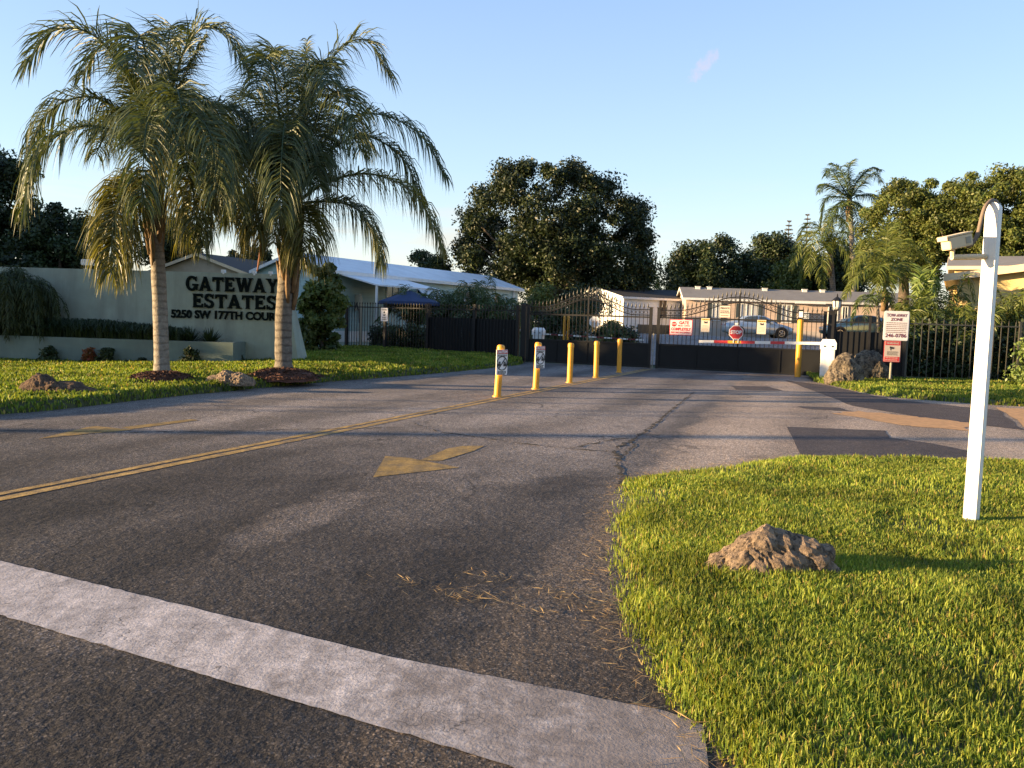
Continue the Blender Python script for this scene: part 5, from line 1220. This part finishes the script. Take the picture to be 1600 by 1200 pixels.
# ================================================================== CARS
def car(label, paint):
    root = thing('parked_car', label, 'car', (0, 0, 0), 'cars parked inside the gate')
    # stations along x: (x, half width, z low, z belt, z top, half width at top)
    st = [(-2.18, .60, .42, .72, .74, .55), (-2.12, .74, .30, .86, .90, .66), (-1.9, .82, .24, .96, 1.00, .72), (-1.55, .86, .22, .98, 1.06, .70), (-1.05, .87, .22, .97, 1.34, .60), (-.6, .87, .22, .95, 1.43, .58), (0, .87, .22, .93, 1.45, .58), (.35, .87, .22, .92, 1.40, .58), (.75, .87, .22, .91, 1.20, .62), (1.15, .86, .22, .90, .95, .70), (1.6, .84, .22, .82, .86, .70), (1.95, .78, .26, .70, .75, .62), (2.14, .62, .32, .60, .64, .52), (2.2, .45, .40, .54, .56, .40)]
    mb = MB(); n = 10; vs = []
    for x, w, zl_, zb, zt, wt in st:
        vs += [(x, -w*.9, zl_), (x, -w, zl_+.12), (x, -w, (zl_+zb)/2+.05), (x, -w*.97, zb), (x, -wt, zt-.02), (x, wt, zt-.02), (x, w*.97, zb), (x, w, (zl_+zb)/2+.05), (x, w, zl_+.12), (x, w*.9, zl_)]
    fs = [(i*n+j, i*n+(j+1) % n, (i+1)*n+(j+1) % n, (i+1)*n+j) for i in range(len(st)-1) for j in range(n)]+[tuple(range(n))[::-1], tuple((len(st)-1)*n+j for j in range(n))]
    mb.add(vs, fs); mb.build('body', MT[paint], root, True)
    for s in (-1, 1):
        def side(pts):
            o = []
            for x, z in pts:
                for a, b in zip(st, st[1:]):
                    if a[0] <= x <= b[0]:
                        t = (x-a[0])/(b[0]-a[0]); w, zb, zt, wt = (a[k]+(b[k]-a[k])*t for k in (1, 3, 4, 5)); f = min(1, max(0, (z-zb)/max(.02, zt-zb))); o.append((x, s*(w*.97*(1-f)+wt*f+.012), z)); break
            return o
        for pts in ([(-1.02, 1.0), (-.12, .97), (-.12, 1.38), (-.62, 1.36), (-.95, 1.26)], [(-.05, .97), (.78, .94), (.60, 1.16), (.30, 1.34), (-.05, 1.38)]):
            mb = MB(); q = side(pts); mb.add(q, [tuple(range(len(q)))]); mb.build('side_window', MT['glass'], root)
        for x in (-1.32, 1.36):
            mb = MB(); mb.tube([(x, s*.885, .33), (x, s*.68, .33)], .40, 18); mb.build('wheel_arch', MT['signblack'], root)
            mb = MB(); mb.tube([(x, s*.90, .32), (x, s*.70, .32)], .32, 20); wh = mb.build('wheel', MT['tyre'], root)
            mb = MB(); mb.ring((x, s*.905, .32), .19, .04, 18, .02)
            for k in range(5): a = 2*PI*k/5; mb.tube([(x, s*.905, .32), (x+.19*math.cos(a), s*.905, .32+.19*math.sin(a))], .022, 5)
            mb.build('rim', MT['rim'], wh)
        mb = MB(); mb.box((.72, s*.96, .98), (.16, .14, .10)); mb.build('side_mirror', MT[paint], root)
        mb = MB(); mb.bbox((2.08, s*.56, .62), (.16, .22, .12), .03); mb.build('headlight', MT['lamp'], root)
        mb = MB(); mb.bbox((-2.12, s*.6, .78), (.1, .2, .12), .02); mb.build('tail_light', MT['signred'], root)
    mb = MB(); mb.add([(.80, -.60, 1.20), (.80, .60, 1.20), (1.16, .70, .965), (1.16, -.70, .965)], [(0, 3, 2, 1)]); mb.build('windscreen', MT['glass'], root)
    mb = MB(); mb.add([(-1.09, -.56, 1.325), (-1.09, .56, 1.325), (-1.54, .66, 1.075), (-1.54, -.66, 1.075)], [(0, 1, 2, 3)]); mb.build('rear_window', MT['glass'], root)
    return root
c1 = car('silver blue saloon car parked in front of the peach home', 'carblue')
q = P(1182, 528, 54); c1.location = (q.x, q.y, terrain(q.x, q.y)-.02); c1.rotation_euler.z = R(-4)
c2 = car('teal car whose roof shows above the dark sheeted fence', 'carteal'); q = P(1341, 528, 50); c2.location = (q.x, q.y, terrain(q.x, q.y)+.12); c2.rotation_euler.z = R(176)

# ================================================================== TREES AND PLANTS
TG = 'broad leaved trees behind the houses'
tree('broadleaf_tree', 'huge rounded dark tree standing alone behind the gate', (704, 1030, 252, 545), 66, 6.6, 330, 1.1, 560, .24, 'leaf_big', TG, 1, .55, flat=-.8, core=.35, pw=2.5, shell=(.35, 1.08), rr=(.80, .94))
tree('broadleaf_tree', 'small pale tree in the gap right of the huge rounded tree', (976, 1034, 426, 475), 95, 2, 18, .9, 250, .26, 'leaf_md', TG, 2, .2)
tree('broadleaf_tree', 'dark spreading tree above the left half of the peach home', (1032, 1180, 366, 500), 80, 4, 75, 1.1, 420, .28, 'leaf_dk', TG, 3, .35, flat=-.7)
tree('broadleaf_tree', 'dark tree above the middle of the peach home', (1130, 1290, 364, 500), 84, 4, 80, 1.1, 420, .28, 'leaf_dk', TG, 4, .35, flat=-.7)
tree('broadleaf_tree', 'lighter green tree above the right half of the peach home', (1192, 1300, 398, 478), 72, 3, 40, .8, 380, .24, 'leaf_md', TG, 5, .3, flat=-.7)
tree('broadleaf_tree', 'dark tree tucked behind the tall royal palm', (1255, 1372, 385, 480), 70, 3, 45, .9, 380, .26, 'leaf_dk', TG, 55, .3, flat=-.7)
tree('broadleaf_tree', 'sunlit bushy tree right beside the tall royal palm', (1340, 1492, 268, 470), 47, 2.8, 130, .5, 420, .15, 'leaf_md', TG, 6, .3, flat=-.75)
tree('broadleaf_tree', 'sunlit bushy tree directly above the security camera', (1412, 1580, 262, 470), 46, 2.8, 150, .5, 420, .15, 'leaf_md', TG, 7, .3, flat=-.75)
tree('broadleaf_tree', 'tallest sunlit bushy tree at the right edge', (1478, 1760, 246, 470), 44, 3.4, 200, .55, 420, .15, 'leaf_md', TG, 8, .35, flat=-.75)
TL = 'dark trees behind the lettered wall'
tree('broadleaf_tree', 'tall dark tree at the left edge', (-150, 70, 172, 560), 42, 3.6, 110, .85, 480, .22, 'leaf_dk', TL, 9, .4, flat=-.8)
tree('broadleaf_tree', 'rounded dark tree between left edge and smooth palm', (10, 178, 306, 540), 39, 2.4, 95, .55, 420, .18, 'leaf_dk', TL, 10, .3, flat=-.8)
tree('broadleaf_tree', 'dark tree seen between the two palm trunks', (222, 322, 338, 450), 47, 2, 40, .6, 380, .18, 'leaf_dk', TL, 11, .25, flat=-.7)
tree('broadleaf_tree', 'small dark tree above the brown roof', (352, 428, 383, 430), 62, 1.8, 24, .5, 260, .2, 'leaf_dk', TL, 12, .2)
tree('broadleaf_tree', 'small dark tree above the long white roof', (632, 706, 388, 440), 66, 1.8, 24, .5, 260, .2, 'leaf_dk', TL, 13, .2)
tree('umbrella_tree', 'bushy tree with drooping star shaped leaves beside the lettered wall end', (460, 543, 404, 580), 30.5, .8, 90, .24, 200, .20, 'leaf_md', None, 14, .07, flat=-.95, base=(-7.1, 30.5))
# far pines
for i, (px, yt) in enumerate(((1233, 346), (1262, 336))):
    q = P(px, yt, 110); bz = terrain(q.x, q.y); root = thing('pine_tree', ('thin pale conifer top, the left of two in the distance', 'thin pale conifer top, the right of two in the distance')[i], 'tree', (q.x, q.y, bz), 'distant conifers')
    mb = MB(); mb.tube([(q.x, q.y, bz), (q.x, q.y, q.z)], [.25, .04], 6); mb.build('trunk', MT['bark'], root)
    rg = np.random.default_rng(60+i); n = 5200; h = rg.random(n)**.8*9; a = rg.uniform(0, 2*PI, n); whorl = np.floor(h/.55)*.55; rr = rg.random(n)*(.25+.24*whorl); C = np.stack([q.x+rr*np.cos(a), q.y+rr*np.sin(a), q.z-whorl+.10*rr+rg.normal(0, .05, n)], 1)
    U = unit(np.stack([np.cos(a), np.sin(a), rg.normal(.2, .3, n)], 1)); W = unit(np.cross(U, rg.normal(size=(n, 3)))); V, F = quads_from(C, U, W, np.full(n, .3), np.full(n, .04)); np_mesh('crown', V, F, MT['pine'], root)
# royal palm
def simple_palm(name, label, px_base, Y, crown, r, fronds, mat, seed, L, tm='palm_trunk', shaft=None, nl=60, w=.04, cat='palm tree', group=None, r0=.04):
    C = P(crown[0], crown[1], Y); bz = terrain(C.x, Y); b = P(px_base, 560, Y); b.z = bz; root = thing(name, label, cat, (b.x, b.y, bz), group); rng = np.random.default_rng(seed)
    mb = MB(); mb.tube([b-Vector((0, 0, .1)), b.lerp(C, .5)+Vector((.1, 0, 0)), C], [r*1.25, r, r*.8], 10); mb.build('trunk', MT[tm], root, True)
    if shaft: mb = MB(); mb.tube([C-Vector((0, 0, shaft)), C-Vector((0, 0, shaft*.5)), C+Vector((0, 0, .05))], [r*.9, r*1.35, r*.5], 10); mb.build('crown_shaft', MT['boots'], root, True)
    for f in fronds:
        kw = f[0]; frond(root, [C]+[P(q[0], q[1], Y+q[2]) for q in f[1:]], nl, kw.get('L', L), kw.get('w', w), kw.get('d', .7), kw.get('m', mat), r0=r0, bare=.08, plume=.4, rng=rng)
    return root
simple_palm('royal_palm', 'tall royal palm towering beside the sunlit trees', 1332, 62, (1328, 312), .2, [
 (D, (1322, 285, 0), (1310, 262, -.3), (1299, 255, -.4)), (D, (1315, 290, -.6), (1298, 265, -1.2), (1290, 275, -1.6)), (D, (1338, 285, 0), (1358, 264, .4), (1376, 266, .5)), (D, (1342, 292, .8), (1362, 272, 1.3), (1378, 285, 1.6)),
 (D, (1310, 298, 0), (1288, 288, -.5), (1280, 300, -.7)), (D, (1312, 308, .5), (1290, 312, 1), (1282, 350, 1.1)), (D, (1318, 320, -.6), (1300, 330, -1.3), (1286, 372, -1.6)), (D, (1345, 305, 0), (1368, 310, .4), (1378, 345, .5)),
 (D, (1340, 320, -.6), (1352, 335, -1.2), (1358, 372, -1.5)), (D, (1326, 325, -1), (1322, 345, -1.7), (1320, 378, -1.9)), (D, (1334, 325, 1), (1340, 345, 1.6), (1342, 372, 1.9)), (D, (1328, 290, 0), (1326, 262, 0), (1334, 250, .2)), (D, (1314, 318, 1.2), (1300, 345, 1.8), (1294, 385, 2))],
 'palm_dk', 71, .95, 'palm_trunk', 1.6, 110, .045)
simple_palm('palm_tree', 'shaggy palm with red brown crown boots left of the royal palm', 1300, 63, (1298, 398), .22, [
 (D, (1280, 365, 0), (1255, 372, -.6), (1236, 420, -.9)), (D, (1290, 360, -.7), (1272, 368, -1.4), (1262, 430, -1.8)), (D, (1310, 365, 0), (1335, 375, .6), (1350, 430, .9)), (D, (1305, 372, -.9), (1322, 395, -1.7), (1330, 450, -2)),
 (D, (1292, 380, -1.1), (1285, 405, -2), (1284, 450, -2.3)), (D, (1300, 350, 0), (1305, 338, .3), (1325, 355, .5)), (D, (1288, 362, .9), (1262, 350, 1.5), (1240, 385, 1.8)), (D, (1312, 378, .5), (1335, 395, .8), (1342, 440, 1.)), (D, (1285, 378, .4), (1262, 390, .8), (1250, 440, 1.))], 'palm2', 72, 1.2, 'palm_trunk2', 1.6, 90, .05)
simple_palm('palm_tree', 'young feathery palm with orange stem behind the tow sign', 1382, 30.5, (1383, 452), .10, [
 (D, (1388, 405, 0), (1394, 360, .1), (1402, 345, .2)), (D, (1375, 415, -.2), (1352, 395, -.4), (1325, 430, -.6)), (D, (1370, 430, -.4), (1345, 425, -.8), (1318, 465, -1)), (D, (1395, 415, .2), (1420, 385, .4), (1450, 410, .5)), (D, (1395, 430, -.4), (1420, 425, -.7), (1440, 470, -.9)), (D, (1380, 430, -.5), (1375, 415, -1), (1368, 455, -1.3)), (D, (1388, 432, -.5), (1400, 415, -1), (1412, 450, -1.3)), (D, (1378, 410, .4), (1362, 372, .7), (1348, 380, .9)), (D, (1390, 412, .5), (1410, 375, .9), (1428, 390, 1.1)), (D, (1384, 400, -.3), (1388, 352, -.5), (1392, 338, -.5)), (D, (1376, 425, .3), (1350, 405, .6), (1330, 440, .8)), (D, (1392, 425, .2), (1416, 410, .4), (1432, 450, .5)), (D, (1384, 440, -.6), (1386, 430, -1.2), (1388, 470, -1.5))],
 'palm2', 73, .7, 'palm_trunk2', .8, 95, .028, r0=.02)
simple_palm('palm_tree', 'small dark palm arching over the sheeted fence', 1370, 29.2, (1371, 478), .07, [
 (D, (1360, 463, -.1), (1345, 465, -.2), (1334, 492, -.3)), (D, (1355, 468, .1), (1340, 474, .2), (1330, 505, .3)), (D, (1380, 465, 0), (1392, 468, 0), (1402, 495, .1)), (D, (1368, 462, -.3), (1360, 470, -.6), (1352, 498, -.8)), (D, (1374, 460, .3), (1382, 455, .5), (1394, 475, .7))], 'palm_dk', 74, .4, 'palm_trunk2', None, 46, .026, r0=.014)
# arecas
AG = 'feathery palm clumps behind the left picket fence'
for i, (px, Y, h, lab) in enumerate(((648, 37.5, 2.9, 'feathery palm clump beside the blue parasol'), (700, 38.5, 3.1, 'feathery palm clump under the hanging fronds'), (742, 37.5, 3.4, 'tallest feathery palm clump in front of the teal wall'), (786, 37.0, 2.7, 'feathery palm clump near the left gate post'))):
    q = P(px, 550, Y); q.z = terrain(q.x, q.y); fan_palm_clump('palm_clump', lab, q, h, 1.6, 20, 'palm_dk', 80+i, .62, 46, AG, 'palm', .75, .034, 1.0, 3, .05)
RG = 'palm clumps behind the right railing fence'
for i, (px, Y, h, sp, n, lab) in enumerate(((1428, 28.5, 3.0, 1.3, 15, 'palm clump just right of the tow sign'), (1462, 29.5, 3.6, 1.4, 16, 'palm clump left of the pale yellow house corner'), (1500, 28.2, 2.7, 1.3, 15, 'palm clump in front of the pale yellow house corner'), (1542, 28.2, 2.8, 1.3, 15, 'palm clump directly behind the white camera post'), (1580, 28.6, 3.3, 1.4, 16, 'tall palm clump right of the white camera post'), (1625, 28.0, 3.2, 1.4, 15, 'palm clump at the right edge'))):
    q = P(px, 590, Y); q.z = terrain(q.x, q.y); fan_palm_clump('palm_clump', lab, q, h, sp, n+7, 'palm2', 90+i, .6, 50, RG, 'palm', .7, .036, .5, 4, .045)
q = P(1437, 560, 29.0); fan_palm_clump('fan_palm', 'pale upright fan leaf rising above the palm clumps', (q.x, q.y, terrain(q.x, q.y)), 3.7, .7, 4, 'leaf_lt', 99, .55, 50, None, 'palm', .25, .05, 1.6, 2, .05, (.9, 1.))
# shrubs
SB = 'dark shrubs behind the fences'
for i, (px, Y, rx, h, m, lab) in enumerate(((604, 35.6, .8, 1.25, 'leaf_dk', 'dark shrub behind the picket fence under the small white sign'), (640, 35.2, .9, 1.3, 'leaf_dk', 'dark shrub behind the picket fence below the parasol'), (680, 34.8, .9, 1.2, 'leaf_dk', 'dark shrub behind the picket fence where the sheeting starts'), (745, 36.5, 1.0, 1.9, 'leaf_dk', 'dark shrub above the sheeting of the picket fence'), (872, 37, 1.3, 2.4, 'leaf_dk', 'tall dark shrub behind the left half of the left gate leaf'), (845, 42, 1.6, 3.4, 'leaf_md', 'feathery green shrub at the corner of the teal house'), (960, 38.5, 1.2, 1.5, 'leaf_dk', 'low dark shrub behind the round sign back'), (905, 50, 2.2, 3.3, 'leaf_dk', 'big dark shrub hiding the left end of the white house'),
        (1412, 27.4, 1.0, 1.9, 'leaf_dk', 'dark shrub behind the railing just right of the tow sign'), (1455, 27.6, 1.1, 2.1, 'leaf_dk', 'dark shrub behind the railing below the pale fan leaf'), (1500, 27.4, 1.1, 2.0, 'leaf_dk', 'dark shrub behind the railing left of the camera post'), (1548, 27.5, 1.1, 2.0, 'leaf_dk', 'dark shrub behind the railing hidden by the camera post'), (1592, 27.5, 1.2, 2.1, 'leaf_dk', 'dark shrub behind the railing right of the camera post'), (1640, 27.5, 1.2, 2.1, 'leaf_dk', 'dark shrub behind the railing at the right edge'))):
    q = P(px, 560, Y); q.z = terrain(q.x, q.y); shrub('shrub', lab, q, (rx, rx*.7, h), 20, 190, .14, m, SB, 100+i)
q = G(1612, 606); shrub('shrub', 'sunlit round leaved bush in front of the railing at the right edge', (q.x, q.y-.6, 0), (.95, .7, 2.05), 26, 200, .12, 'leaf_lt', None, 130)
# cycad by the round sign
q = P(950, 530, 36.0); q.z = terrain(q.x, q.y); fan_palm_clump('cycad', 'dark stiff leaved cycad behind the left gate leaf', q, 1.7, 1.2, 12, 'palm_dk', 131, .22, 36, None, 'plant', .1, .03, .5, 1, .12)
# weeping shrub in front of the wall at the left edge
c = P(22, 480, 22.3); c.z = .62; wr = thing('weeping_shrub', 'dense dark weeping shrub against the wall at the left edge', 'shrub', c)
rg = np.random.default_rng(140); mb = MB(); mb.tube([c-Vector((0, 0, .5)), c+Vector((.05, 0, .8)), c+Vector((0, 0, 1.6))], [.09, .07, .04], 8); mb.build('trunk', MT['bark'], wr, True)
for i in range(120):
    a = 2.4*i; sp = rg.uniform(.1, 1.2); hh = rg.uniform(1.2, 2.5)*(1.1-.30*sp); dx = Vector((math.cos(a)*1.1, math.sin(a)*.55, 0)); o = c+Vector((0, 0, .7))
    frond(wr, [o, o+dx*sp*.45+Vector((0, 0, hh*.45)), o+dx*sp*.9+Vector((0, 0, hh*.38)), o+dx*sp*1.12+Vector((0, 0, -.1-.6*rg.random()))], 60, .34, .02, 1.6, 'weep', r0=.01, bare=.1, plume=.8, rng=rg, name='branch')

# unseen trees added on the left for shade, poles for the road's shadow stripes
OG = 'unseen trees added for shade on the left'
OFF = [(-22.5, 20.9, 2.9, 1.7, 3.3), (-31, 22.8, 3.3, 3.0, 3.6), (-34, 26.8, 3.6, 3.6, 4.4), (-36, 31.0, 4.2, 4.4, 4.8), (-44, 40, 8.0, 5.5, 6), (-30, 36, 4.5, 4, 4.6), (-52, 59, 10, 6, 7), (-60, 67, 11.5, 7, 8)]
for i, (x, y, zc, rx, rz) in enumerate(OFF):
    tree('broadleaf_tree', 'unseen broad tree added beyond the left edge to cast shade', None, y, rx*.8, 110, rx*.22, 260, .3, 'leaf_dk', OG, 200+i, .35, explicit=((x, y, zc), rx, rz), flat=-.8)
for i, (x, y, h, r) in enumerate(((-38, 4.9, 6.8, .16), (-36, 9.7, 6., .05), (-36, 8.4, 6., .05), (-39, 7.3, 6.5, .05))):
    root = thing('utility_pole', 'wooden pole standing beyond the left edge of the view', 'pole', (x, y, 0), 'poles outside the left edge'); mb = MB(); mb.tube([(x, y, -.05), (x, y, h)], [r*1.1, r], 8); mb.build('shaft', MT['wood'], root)

# ================================================================== LIGHT, SKY, CAMERA
AZ = R(-99.2); EL = R(8.0)
sd = Vector((math.sin(AZ)*math.cos(EL), math.cos(AZ)*math.cos(EL), math.sin(EL)))
l = bpy.data.lights.new('sun', 'SUN'); l.energy = 4.0; l.color = (1., .70, .37); l.angle = R(.55)
lo = bpy.data.objects.new('sun', l); COL.objects.link(lo); lo.rotation_euler = sd.to_track_quat('Z', 'Y').to_euler()
EXPO = 2.27; SC.view_settings.view_transform = 'Standard'; SC.view_settings.look = 'None'; SC.view_settings.exposure = EXPO; SC.view_settings.gamma = 1
w = bpy.data.worlds.new('World'); SC.world = w; w.use_nodes = True; nt = w.node_tree; bg = nt.nodes['Background']
sk = nt.nodes.new('ShaderNodeTexSky'); sk.sky_type = 'NISHITA'; sk.sun_disc = False; sk.sun_elevation = EL; sk.sun_rotation = AZ; sk.ozone_density = 2.5; sk.dust_density = .6; sk.air_density = 1.
tc = nt.nodes.new('ShaderNodeTexCoord'); gen = tc.outputs['Generated']
sx = nt.nodes.new('ShaderNodeSeparateXYZ'); nt.links.new(gen, sx.inputs[0])
K = 1.03/(2**EXPO)/.12
def sc(c): return tuple(v*K for v in lin(tuple(q/255 for q in c)))
zr = nt.nodes.new('ShaderNodeValToRGB'); e = zr.color_ramp.elements
stops = [(.0, (250, 232, 214)), (.045, (247, 238, 228)), (.10, (226, 238, 246)), (.17, (205, 228, 250)), (.27, (186, 212, 248)), (.38, (166, 196, 242)), (.6, (140, 172, 225)), (1., (115, 150, 205))]
while len(e) < len(stops): e.new(.5)
for q, (p, c) in zip(e, stops): q.position = p; q.color = sc(c)+(1,)
nt.links.new(sx.outputs[2], zr.inputs[0])
col = mixc(nt, .76, sk.outputs[0], zr.outputs[0])
hz = nz(nt, mapping(nt, gen, scale=(2.2, 2.2, 16.)), 2.2, 4, .6)
hb = math_n(nt, 'MULTIPLY', ramp(nt, hz, [(.50, 0.), (.72, .8)]), ramp(nt, sx.outputs[2], [(.0, .9), (.10, .7), (.17, 0.)]))
col = mixc(nt, hb, col, sc((253, 236, 214)))
# one small wisp of cloud
wd = ray(1100, 103).normalized(); w1 = (ray(1120, 78)-ray(1078, 122)).normalized(); w2 = wd.cross(w1)
def dotn(v):
    n = nt.nodes.new('ShaderNodeVectorMath'); n.operation = 'DOT_PRODUCT'; nt.links.new(gen, n.inputs[0]); n.inputs[1].default_value = v; return n.outputs['Value']
a = math_n(nt, 'DIVIDE', math_n(nt, 'SUBTRACT', dotn(w1), wd.dot(w1)), .020); b = math_n(nt, 'DIVIDE', math_n(nt, 'SUBTRACT', dotn(w2), wd.dot(w2)), .0075)
rr = math_n(nt, 'ADD', math_n(nt, 'MULTIPLY', a, a), math_n(nt, 'MULTIPLY', b, b)); rr = math_n(nt, 'ADD', rr, math_n(nt, 'MULTIPLY', math_n(nt, 'SUBTRACT', nz(nt, gen, 70, 5, .65), .5), 5.))
cl = ramp(nt, rr, [(.0, .4), (1., 0.)])
col = mixc(nt, math_n(nt, 'MULTIPLY', cl, math_n(nt, 'GREATER_THAN', sx.outputs[1], 0.)), col, sc((240, 222, 232)))
nt.links.new(col, bg.inputs[0]); bg.inputs[1].default_value = .12

cam = bpy.data.cameras.new('camera'); co = bpy.data.objects.new('camera', cam); COL.objects.link(co); SC.camera = co
fw = Vector((0, math.cos(PITCH), -math.sin(PITCH))); up0 = Vector((0, math.sin(PITCH), math.cos(PITCH))); rt0 = Vector((1, 0, 0))
rt = rt0*math.cos(ROLL)+up0*math.sin(ROLL); up = up0*math.cos(ROLL)-rt0*math.sin(ROLL)
co.matrix_world = Matrix(((rt.x, up.x, -fw.x, 0), (rt.y, up.y, -fw.y, 0), (rt.z, up.z, -fw.z, CAMH), (0, 0, 0, 1)))
cam.sensor_width = 36; cam.lens = FPX/1600*36; cam.clip_start = .05; cam.clip_end = 3000
